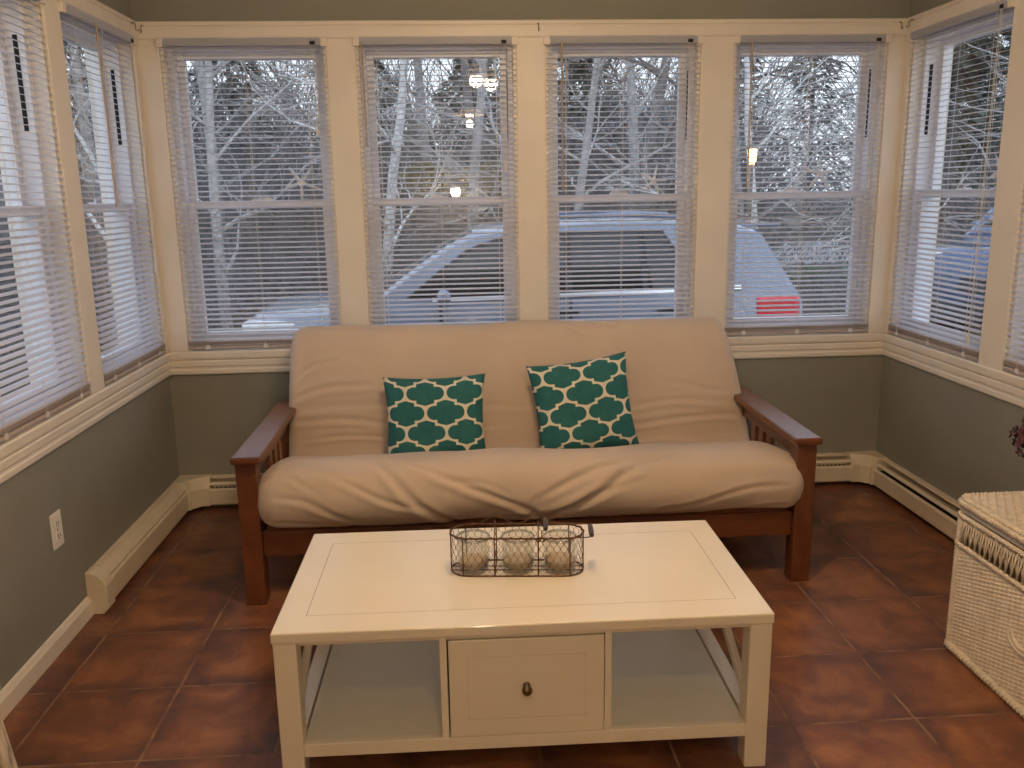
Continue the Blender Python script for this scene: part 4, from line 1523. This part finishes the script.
def car(name, label, loc, rz, paint, sc=1.0):
    """local: front at x=0, rear at x=4.5, near side at y=-0.92"""
    r = thing(name, label, 'car', loc, rz)
    r.scale = (sc, sc, sc)
    L = 4.48
    # stations: x, z_low, z_belt(top of lower body), half width
    def ztop(x):   # hood / beltline height of the lower body
        if x < 0.10:
            return 0.87 + 2.0 * x
        if x < 1.45:
            t = (x - 0.10) / 1.35
            return 1.07 + 0.12 * t ** 0.8
        if x < 3.9:
            return 1.19 + 0.05 * (x - 1.45) / 2.45
        return 1.24 - 0.10 * ((x - 3.9) / 0.58) ** 2

    def hw(x):
        if x < 0.9:
            return 0.70 + 0.22 * sqrt(max(0.0, 1 - ((0.9 - x) / 0.9) ** 2.2))
        if x > 3.9:
            return 0.92 - 0.12 * ((x - 3.9) / 0.58) ** 2
        return 0.92
    def zlow(x):
        return 0.34 + (0.10 * (1 - x / 0.5) if x < 0.5 else 0) + (0.10 * (x - 4.0) / 0.48 if x > 4.0 else 0)
    nx = 60
    body = MB()
    secs = []
    for i in range(nx):
        x = L * (i / (nx - 1))
        w_, zt_, zl = hw(x), ztop(x), zlow(x)
        half = [(w_ * 0.90, zl), (w_ * 0.985, zl + 0.10), (w_ * 1.0, zl + 0.30 * (zt_ - zl)), (w_ * 1.0, zl + 0.62 * (zt_ - zl)), (w_ * 0.975, zt_ - 0.09), (w_ * 0.945, zt_ - 0.02), (w_ * 0.90, zt_), (w_ * 0.55, zt_ + 0.025), (0, zt_ + 0.035)]
        secs.append([(x, -a, b) for a, b in half] + [(x, a, b) for a, b in half[-2::-1]])
    m_ = len(secs[0])
    vs = [p for s in secs for p in s]
    fs = []
    for i in range(nx - 1):
        for j in range(m_ - 1):
            fs.append((i * m_ + j, i * m_ + j + 1, (i + 1) * m_ + j + 1, (i + 1) * m_ + j))
        fs.append((i * m_, (i + 1) * m_, (i + 1) * m_ + m_ - 1, i * m_ + m_ - 1))
    fs.append(tuple(range(m_)))
    fs.append(tuple((nx - 1) * m_ + j for j in range(m_)))
    body.add(vs, fs)
    bo = body.build('body', paint, r, smooth=True, angle=0.7)
    # greenhouse
    RX = [(1.08, 1.19), (1.38, 1.41), (1.66, 1.595), (1.90, 1.705), (2.3, 1.750), (2.9, 1.765), (3.4, 1.755), (3.85, 1.725), (4.14, 1.695), (4.24, 1.52), (4.34, 1.34), (4.42, 1.20)]

    def zroof(x):
        for (a, b), (c, d) in zip(RX, RX[1:]):
            if a <= x <= c:
                t = (x - a) / (c - a)
                return b + (d - b) * t
        return RX[-1][1]

    def side_y(z):
        return 0.865 - (z - 1.19) * 0.36

    gh = MB()
    secs = []
    xs_ = [1.08 + (4.42 - 1.08) * i / 50 for i in range(51)]
    for x in xs_:
        zr = max(zroof(x), 1.185)
        zb = 1.10
        half = [(side_y(zb), zb), (side_y(zb + 0.5 * (zr - zb)), zb + 0.5 * (zr - zb)), (side_y(zr - 0.03), zr - 0.03), (side_y(zr) - 0.06, zr + 0.004), (0.3, zr + 0.022), (0, zr + 0.026)]
        secs.append([(x, -a, b) for a, b in half] + [(x, a, b) for a, b in half[-2::-1]])
    m_ = len(secs[0])
    vs = [p for s in secs for p in s]
    fs = []
    for i in range(len(secs) - 1):
        for j in range(m_ - 1):
            fs.append((i * m_ + j, i * m_ + j + 1, (i + 1) * m_ + j + 1, (i + 1) * m_ + j))
    fs.append(tuple(range(m_)))
    fs.append(tuple((len(secs) - 1) * m_ + j for j in range(m_)))
    gh.add(vs, fs)
    gh.build('roof', paint, r, smooth=True, angle=0.7)

    def side_poly(name, poly, off, th, mat, parent):
        for s in (-1, 1):
            o = MB()
            n = len(poly)
            vs = [(x, s * (side_y(z) + off), z) for x, z in poly] + [(x, s * (side_y(z) + off - th), z) for x, z in poly]
            o.add(vs, [tuple(range(n)), tuple(range(2 * n - 1, n - 1, -1))] + [(i, (i + 1) % n, n + (i + 1) % n, n + i) for i in range(n)])
            o.build(name, mat, parent)
    side_poly('front_side_window', [(1.38, 1.235), (1.62, 1.42), (1.85, 1.56), (2.08, 1.640), (2.34, 1.668), (2.58, 1.676), (2.58, 1.245)], 0.010, 0.03, 'car_glass', r)
    side_poly('rear_side_window', [(2.63, 1.247), (2.63, 1.676), (2.90, 1.685), (3.16, 1.682), (3.18, 1.252)], 0.010, 0.03, 'car_glass', r)
    side_poly('quarter_window', [(3.23, 1.256), (3.21, 1.680), (3.34, 1.674), (3.56, 1.30), (3.56, 1.262)], 0.010, 0.03, 'car_glass', r)
    side_poly('window_surround', [(1.34, 1.215), (1.60, 1.42), (1.83, 1.58), (2.08, 1.665), (2.40, 1.69), (2.60, 1.695), (3.2, 1.70), (3.36, 1.692), (3.62, 1.30), (3.62, 1.26)], 0.004, 0.02, 'car_plastic', r)
    side_poly('belt_strip', [(1.55, 1.195), (1.55, 1.225), (2.6, 1.238), (3.95, 1.268), (3.95, 1.238), (2.6, 1.208)], 0.016, 0.03, 'chrome', r)
    # windshield and rear window slabs following the roof slope
    ws = MB()
    n = 10
    def slab(x0, x1, inset, lift, mat, name):
        o = MB()
        vs = []
        for i in range(n + 1):
            x = x0 + (x1 - x0) * i / n
            z = zroof(x)
            hwid = side_y(z) - inset
            for y in (-hwid, -hwid * 0.4, hwid * 0.4, hwid):
                vs.append((x, y, z + lift + 0.02 * (1 - (y / hwid) ** 2)))
        fs = [(i * 4 + j, i * 4 + j + 1, (i + 1) * 4 + j + 1, (i + 1) * 4 + j) for i in range(n) for j in range(3)]
        o.add(vs, fs)
        ob = o.build(name, mat, r, smooth='all')
        md = ob.modifiers.new('thick', 'SOLIDIFY')
        md.thickness = 0.012
    slab(1.16, 1.87, 0.11, 0.012, 'car_glass', 'windshield')
    slab(4.17, 4.38, 0.10, 0.012, 'car_glass', 'rear_window')
    MB().box(4.02, 4.34, -0.60, 0.60, 1.705, 1.73, Matrix.Translation((0, 0, 0))).build('roof_spoiler', paint, r, bevel=0.01)
    for s in (-1, 1):
        MB().tube([(2.2, s * 0.60, 1.765), (2.3, s * 0.60, 1.80), (3.0, s * 0.60, 1.815), (3.7, s * 0.60, 1.785), (3.8, s * 0.60, 1.74)], 0.016, 8).build('roof_rail', paint, r, smooth=True)
        mi = MB().lathe([(0, -0.13), (0.06, -0.12), (0.095, -0.02), (0.095, 0.06), (0.07, 0.12), (0, 0.125)], (1.64, s * 0.97, 1.245), 14, Matrix.Rotation(radians(90), 4, 'X') @ Matrix.Scale(0.6, 4))
        mi.build('wing_mirror', paint, r, smooth='all')
        # head and tail lamps
        hlm = MB().box(0.10, 0.52, min(s * 0.62, s * 0.875), max(s * 0.62, s * 0.875), 0.92, 1.075)
        ho = hlm.build('headlight', 'clear_lens', r, bevel=0.03)
        MB().box(0.40, 0.60, min(s * 0.80, s * 0.895), max(s * 0.80, s * 0.895), 0.90, 0.97).build('turn_signal', 'amber_lens', ho, bevel=0.01)
        MB().box(4.06, 4.42, min(s * 0.60, s * 0.905), max(s * 0.60, s * 0.905), 0.98, 1.175).build('tail_light', 'red_lens', r, bevel=0.03)
        for xh in (2.42, 3.28):
            MB().tube([(xh, s * 0.925, 1.085), (xh + 0.05, s * 0.955, 1.10), (xh + 0.20, s * 0.955, 1.105), (xh + 0.24, s * 0.925, 1.10)], 0.016, 8).build('door_handle', 'car_plastic', r, smooth=True)
        MB().box(1.60, 1.62, min(s * 0.915, s * 0.926), max(s * 0.915, s * 0.926), 0.50, 1.17).box(2.60, 2.615, min(s * 0.915, s * 0.926), max(s * 0.915, s * 0.926), 0.45, 1.20).box(
            3.48, 3.495, min(s * 0.915, s * 0.926), max(s * 0.915, s * 0.926), 0.70, 1.22).build('door_seam', 'car_plastic', r)
        for xw in (0.92, 3.58):
            m = Matrix.Rotation(radians(90), 4, 'X')
            wh = MB().lathe([(0.20, -0.11), (0.32, -0.11), (0.355, -0.08), (0.355, 0.08), (0.32, 0.11), (0.20, 0.11), (0.20, -0.11)], (xw, s * 0.84, 0.355), 28, m).build('tyre', 'tyre', r, smooth=True)
            MB().lathe([(0, -0.09), (0.06, -0.09), (0.2, -0.07), (0.2, 0.07), (0, 0.09)], (xw, s * 0.84, 0.355), 20, m).build('wheel_rim', 'chrome', wh, smooth=True)
            MB().lathe([(0.36, -0.04), (0.43, -0.04), (0.43, 0.04), (0.36, 0.04), (0.36, -0.04)], (xw, s * 0.905, 0.37), 28, m).build('wheel_arch', 'car_plastic', r, smooth=True)
    MB().box(-0.03, 0.12, -0.66, 0.66, 0.42, 0.62).build('front_bumper', 'car_plastic', r, bevel=0.03)
    MB().box(4.36, 4.56, -0.74, 0.74, 0.46, 0.72).build('rear_bumper', 'car_plastic', r, bevel=0.03)
    MB().box(-0.005, 0.06, -0.42, 0.42, 0.70, 0.84).build('grille', 'car_plastic', r, bevel=0.01)
    return r


car('car', 'grey-blue SUV parked outside behind the back windows, tail light to the right', (-0.42, 3.52, GZ - 0.02), 0, 'car_paint', 1.0)
car('car', 'dark blue SUV outside the right wall window, headlight toward the corner', (6.60, 4.05, GZ + 0.17), radians(36), 'car_paint_dark', 1.08)

# distant house with a lit lantern
hs = thing('house', 'pale house with a blue-grey roof far behind the trees, lantern lit', 'house', (8.0, 25.0, GZ))
MB().box(-3.4, 2.6, 0, 5, 0, 3.3).build('house_wall', 'siding_white', hs)
MB().prism([(-0.4, 3.3), (2.5, 4.9), (5.4, 3.3)], 0, -3.8, 3.0).build('house_roof', 'roof_blue', hs)
for x in (-2.4, -0.6, 1.4):
    wf = MB().box(x, x + 0.9, -0.05, 0.02, 1.2, 2.5).build('house_window', 'vinyl', hs)
    MB().box(x + 0.07, x + 0.83, -0.06, -0.045, 1.27, 2.43).build('window_pane', 'car_glass', wf)
ln = thing('lantern_post', 'lit warm lantern on a post outside, seen through the back window by the right corner', 'lantern', (4.777, 6.2, GZ))
MB().tube([(0, 0, 0), (0, 0, 2.26)], 0.022, 8).build('post', 'bark_dark', ln)
MB().lathe([(0.03, 2.26), (0.048, 2.29), (0.056, 2.40), (0.05, 2.43), (0, 2.43)], (0, 0, 0), 12).build('lantern_glass', 'porch_glow', ln, smooth=True)
MB().lathe([(0.075, 2.425), (0.06, 2.45), (0.015, 2.49), (0, 2.52)], (0, 0, 0), 12).build('lantern_cap', 'bark_dark', ln, smooth=True)


# trees
def tree(loc, H, r0, bark, seed, label, group, levels=3, nb=9, spread=0.9, name='bare_tree', lean=(0, 0), low=0.12, droop=0.0):
    rr = random.Random(seed)
    root = thing(name, label, 'tree', loc, 0, group)
    tr, br = MB(), MB()

    def path(p, d, L, n, wob, dr):
        pts = [Vector(p)]
        d = Vector(d).normalized()
        for i in range(n):
            d = (d + Vector((rr.uniform(-wob, wob), rr.uniform(-wob, wob), rr.uniform(-wob, wob) - dr))).normalized()
            pts.append(pts[-1] + d * L / n)
        return pts

    def grow(p, d, L, r_, lev):
        n = max(3, 6 - lev)
        pts = path(p, d, L, n, 0.20 + 0.05 * lev, droop * lev)
        br.tube(pts, [max(0.003, r_ * (1 - 0.75 * i / n)) for i in range(n + 1)], 4 if lev < 2 else 3, cap=False)
        if lev >= levels:
            return
        for k_ in range(rr.randint(4, 6)):
            t = rr.uniform(0.2, 1.0)
            i = min(n - 1, int(t * n))
            q_ = pts[i].lerp(pts[i + 1], t * n - i)
            dd = (pts[i + 1] - pts[i]).normalized()
            ax = Vector((rr.uniform(-1, 1), rr.uniform(-1, 1), rr.uniform(-0.6, 0.9)))
            nd = (dd * 0.75 + ax * 0.8).normalized()
            grow(q_, nd, L * rr.uniform(0.38, 0.62), r_ * 0.48, lev + 1)

    tp_ = path((0, 0, -0.1), (lean[0], lean[1], 1), H, 9, 0.07, 0)
    tr.tube(tp_, [max(0.01, r0 * (1.15 if i == 0 else 1) * (1 - 0.85 * i / 9)) for i in range(10)], 9)
    for k_ in range(nb):
        t = low + (0.97 - low) * (k_ + rr.random()) / nb
        i = min(8, int(t * 9))
        q_ = tp_[i].lerp(tp_[i + 1], t * 9 - i)
        a = rr.uniform(0, 2 * pi)
        d = Vector((cos(a) * spread, sin(a) * spread, rr.uniform(0.15, 0.9)))
        grow(q_, d, H * rr.uniform(0.24, 0.42) * (1.1 - 0.5 * t), r0 * 0.42 * (1 - 0.5 * t), 1)
    tr.build('trunk', bark, root, smooth=True)
    br.build('branch_crown', bark, root)
    return root


WOOD = 'bare trees in the woods behind the parked car'
RT = random.Random(21)
n_tree = 0
spots = []
for (x, y, h, r0, bk_) in [(-3.4, 8.4, 7.5, 0.11, 'bark_pale'), (-1.6, 7.2, 6.2, 0.085, 'bark_grey'), (0.3, 7.9, 7.0, 0.09, 'bark_pale'), (1.5, 8.8, 7.4, 0.10, 'bark_grey'),
                           (2.7, 7.0, 6.4, 0.075, 'bark_grey'), (3.9, 8.6, 7.8, 0.12, 'bark_dark'), (5.3, 7.4, 6.4, 0.07, 'bark_pale'), (5.9, 9.6, 7.2, 0.09, 'bark_grey'),
                           (9.7, 11.5, 8.4, 0.10, 'bark_grey'), (-5.6, 10.5, 8.2, 0.12, 'bark_grey'), (-0.6, 11.5, 8.8, 0.12, 'bark_dark'), (4.6, 12.0, 9.0, 0.13, 'bark_grey'),
                           (2.0, 13.5, 9.4, 0.14, 'bark_dark'), (-3.0, 13.0, 9.2, 0.13, 'bark_grey'), (-8.2, 12.5, 9.0, 0.13, 'bark_dark'), (-6.4, 15.5, 10, 0.15, 'bark_grey'),
                           (0.9, 17.0, 10.5, 0.16, 'bark_grey'), (6.3, 16.5, 10.0, 0.14, 'bark_dark'), (-2.0, 18.0, 10.5, 0.16, 'bark_grey'), (3.6, 19.5, 11, 0.16, 'bark_dark')]:
    n_tree += 1
    tree((x, y, GZ), h, r0, bk_, 100 + n_tree, 'bare leafless tree in the woods behind the parked grey-blue car', WOOD, nb=10 if y < 12 else 9, levels=3)
SIDE = 'bare trees beyond the left wall windows'
for i, (x, y, h, r0) in enumerate([(-4.2, 3.4, 6.5, 0.09), (-6.0, 5.2, 7.2, 0.10), (-7.0, 2.4, 7.0, 0.11), (-8.8, 6.8, 8.0, 0.12), (-5.2, 7.4, 7.5, 0.10)]):
    tree((x, y, GZ), h, r0, 'bark_grey', 300 + i, 'bare leafless tree outside beyond the left wall windows', SIDE, nb=10)
RSIDE = 'bare trees beyond the right wall windows'
for i, (x, y, h, r0) in enumerate([(9.6, 6.2, 6.5, 0.08), (11.2, 8.8, 7.5, 0.10), (12.8, 5.6, 8.0, 0.12), (10.4, 3.2, 7.0, 0.09), (13.8, 10.2, 8.6, 0.12)]):
    tree((x, y, GZ), h, r0, 'bark_grey', 400 + i, 'bare leafless tree outside beyond the right wall windows', RSIDE, nb=10)


def evergreen(loc, H, rad, seed, label, group, n=2600):
    rr = random.Random(seed)
    root = thing('evergreen_tree', label, 'tree', loc, 0, group)
    MB().tube([(0, 0, -0.1), (0, 0, H * 0.5), (0, 0, H * 0.97)], [0.14, 0.09, 0.02], 8).build('trunk', 'bark_dark', root, smooth=True)
    f = MB()
    for k_ in range(n):
        t = rr.random() ** 0.8
        z = H * (0.04 + 0.95 * t)
        R_ = rad * (1 - t) ** 0.75 + 0.12
        lay = 0.75 + 0.25 * sin(z * 5 + seed)
        a = rr.uniform(0, 2 * pi)
        q_ = R_ * lay * sqrt(rr.uniform(0.15, 1.0))
        c = Vector((cos(a) * q_, sin(a) * q_, z - 0.25 * q_))
        d = Vector((cos(a + rr.uniform(-0.7, 0.7)), sin(a + rr.uniform(-0.7, 0.7)), rr.uniform(-0.5, 0.25))).normalized()
        s = d.cross(Vector((rr.uniform(-.4, .4), rr.uniform(-.4, .4), 1))).normalized()
        L, wd = rr.uniform(0.22, 0.45), rr.uniform(0.05, 0.11)
        f.add([c - d * L * 0.4, c + s * wd, c + d * L * 0.6 - Vector((0, 0, 0.06)), c - s * wd], [(0, 1, 2, 3)])
    f.build('needle_foliage', 'needles', root)


EV = 'evergreens standing behind the bare trees'
for i, (x, y, h, rad) in enumerate([(-12, 19, 9, 2.6), (-8.5, 21, 8.0, 2.6), (-5, 22.5, 8.4, 2.7), (-1.2, 23, 7.4, 2.6), (2.0, 22.5, 7.6, 2.6), (5.2, 22.2, 7.8, 2.5), (11.4, 13.6, 6.6, 2.0), (12.5, 31, 9, 2.8), (16, 32, 9.5, 2.8), (19.5, 33, 9, 2.8),
                                    (12.6, 14.8, 7.6, 2.2), (17.5, 15, 9, 2.6), (16.5, 9.5, 8.6, 2.6), (15.5, 5.5, 8, 2.4), (-11, 11, 8.5, 2.4), (-11.5, 5.5, 8.4, 2.4), (20, 21, 10, 3)]):
    evergreen((x, y, GZ), h, rad, 500 + i, 'dark evergreen tree standing behind the bare trees', EV)

# two ochre shrubs behind the car
for i, (x, y) in enumerate([(0.72, 14.6), (2.03, 14.7)]):
    rr = random.Random(600 + i)
    root = thing('ochre_shrub', ['yellowish shrub among the trees above the car\'s windshield, the one toward the left corner', 'yellowish shrub among the trees above the car\'s windshield, the one toward the middle post'][i], 'shrub', (x, y, GZ))
    f = MB()
    s_ = MB()
    for k in range(14):
        a = rr.uniform(0, 2 * pi)
        s_.tube([(0, 0, -0.05), (cos(a) * 0.3, sin(a) * 0.3, 0.9), (cos(a) * 0.45, sin(a) * 0.4, 2.4)], [0.02, 0.012, 0.005], 4)
    for k in range(1300):
        a, c = rr.uniform(0, 2 * pi), rr.uniform(-1, 1)
        q_ = rr.uniform(0.3, 1) ** 0.5
        p = Vector((cos(a) * sqrt(1 - c * c) * 0.62 * q_, sin(a) * sqrt(1 - c * c) * 0.6 * q_, 2.20 + c * 0.42 * q_))
        d = Vector((rr.uniform(-1, 1), rr.uniform(-1, 1), rr.uniform(-1, 1))).normalized()
        s2 = d.orthogonal().normalized()
        f.add([p - d * 0.06, p + s2 * 0.03, p + d * 0.06, p - s2 * 0.03], [(0, 1, 2, 3)])
    s_.build('stem', 'twig', root)
    f.build('leaf_mass', 'ochre_leaf', root)

# a broken pale branch hanging in the woods
bp = MB()
bp.tube([(-2.55, 5.6, 1.32), (-2.38, 5.6, 1.02), (-2.20, 5.6, 0.82), (-2.12, 5.6, 0.52), (-1.98, 5.6, 0.30), (-1.86, 5.58, 0.02), (-1.80, 5.6, GZ)], [0.022, 0.028, 0.036, 0.044, 0.05, 0.045, 0.035], 7)
bp.tube([(-2.20, 5.6, 0.82), (-2.34, 5.5, 0.66), (-2.36, 5.5, 0.52)], [0.018, 0.014, 0.006], 5)
bp.tube([(-2.12, 5.6, 0.52), (-1.96, 5.7, 0.62), (-1.80, 5.7, 0.60)], [0.016, 0.012, 0.006], 5)
tag(bp.build('broken_branch', 'bark_pale', None, smooth='all'), 'pale broken branch slanting down outside the back window by the left corner', 'branch')

# dense brush between and behind the trees: nobody could count it
br_ = MB()
rb = random.Random(77)


def brush(x0, x1, y0, y1, n, hmax):
    for k_ in range(n):
        x, y = rb.uniform(x0, x1), rb.uniform(y0, y1)
        L = rb.uniform(0.8, hmax)
        if 0.355 < (x - 1.32) / (y + 3.95) < 0.50 and 8 < y < 29:
            continue          # open view along the lawn to the road
        a, e = rb.uniform(0, 2 * pi), rb.uniform(0.15, 1.1)
        z0_ = GZ + rb.uniform(0, 0.45) * hmax * rb.random()
        d = Vector((cos(a) * e, sin(a) * e, rb.uniform(0.35, 1))).normalized()
        p = Vector((x, y, z0_))
        m1 = p + d * L * 0.5 + Vector((rb.uniform(-.15, .15), rb.uniform(-.15, .15), rb.uniform(-.1, .1)))
        e1 = p + d * L + Vector((rb.uniform(-.3, .3), rb.uniform(-.3, .3), rb.uniform(-.3, .1)))
        t = rb.uniform(0.004, 0.011) * (1 + max(0, y - 12) * 0.09)
        br_.tube([p, m1, e1], [t, t * 0.8, t * 0.35], 3, cap=False)


brush(-9, 10, 6.6, 12, 4200, 2.6)
brush(-14, 14, 12, 21, 6500, 4.6)
brush(-20, 24, 19, 29, 9000, 8.5)
brush(-12, -3.4, 0.5, 7, 1600, 2.6)
brush(8.6, 15, 3, 11, 1600, 2.8)
bo = br_.build('undergrowth', 'twig', None)
tag(bo, 'tangle of grey leafless brush filling the woods outside', 'brush', kind='stuff')
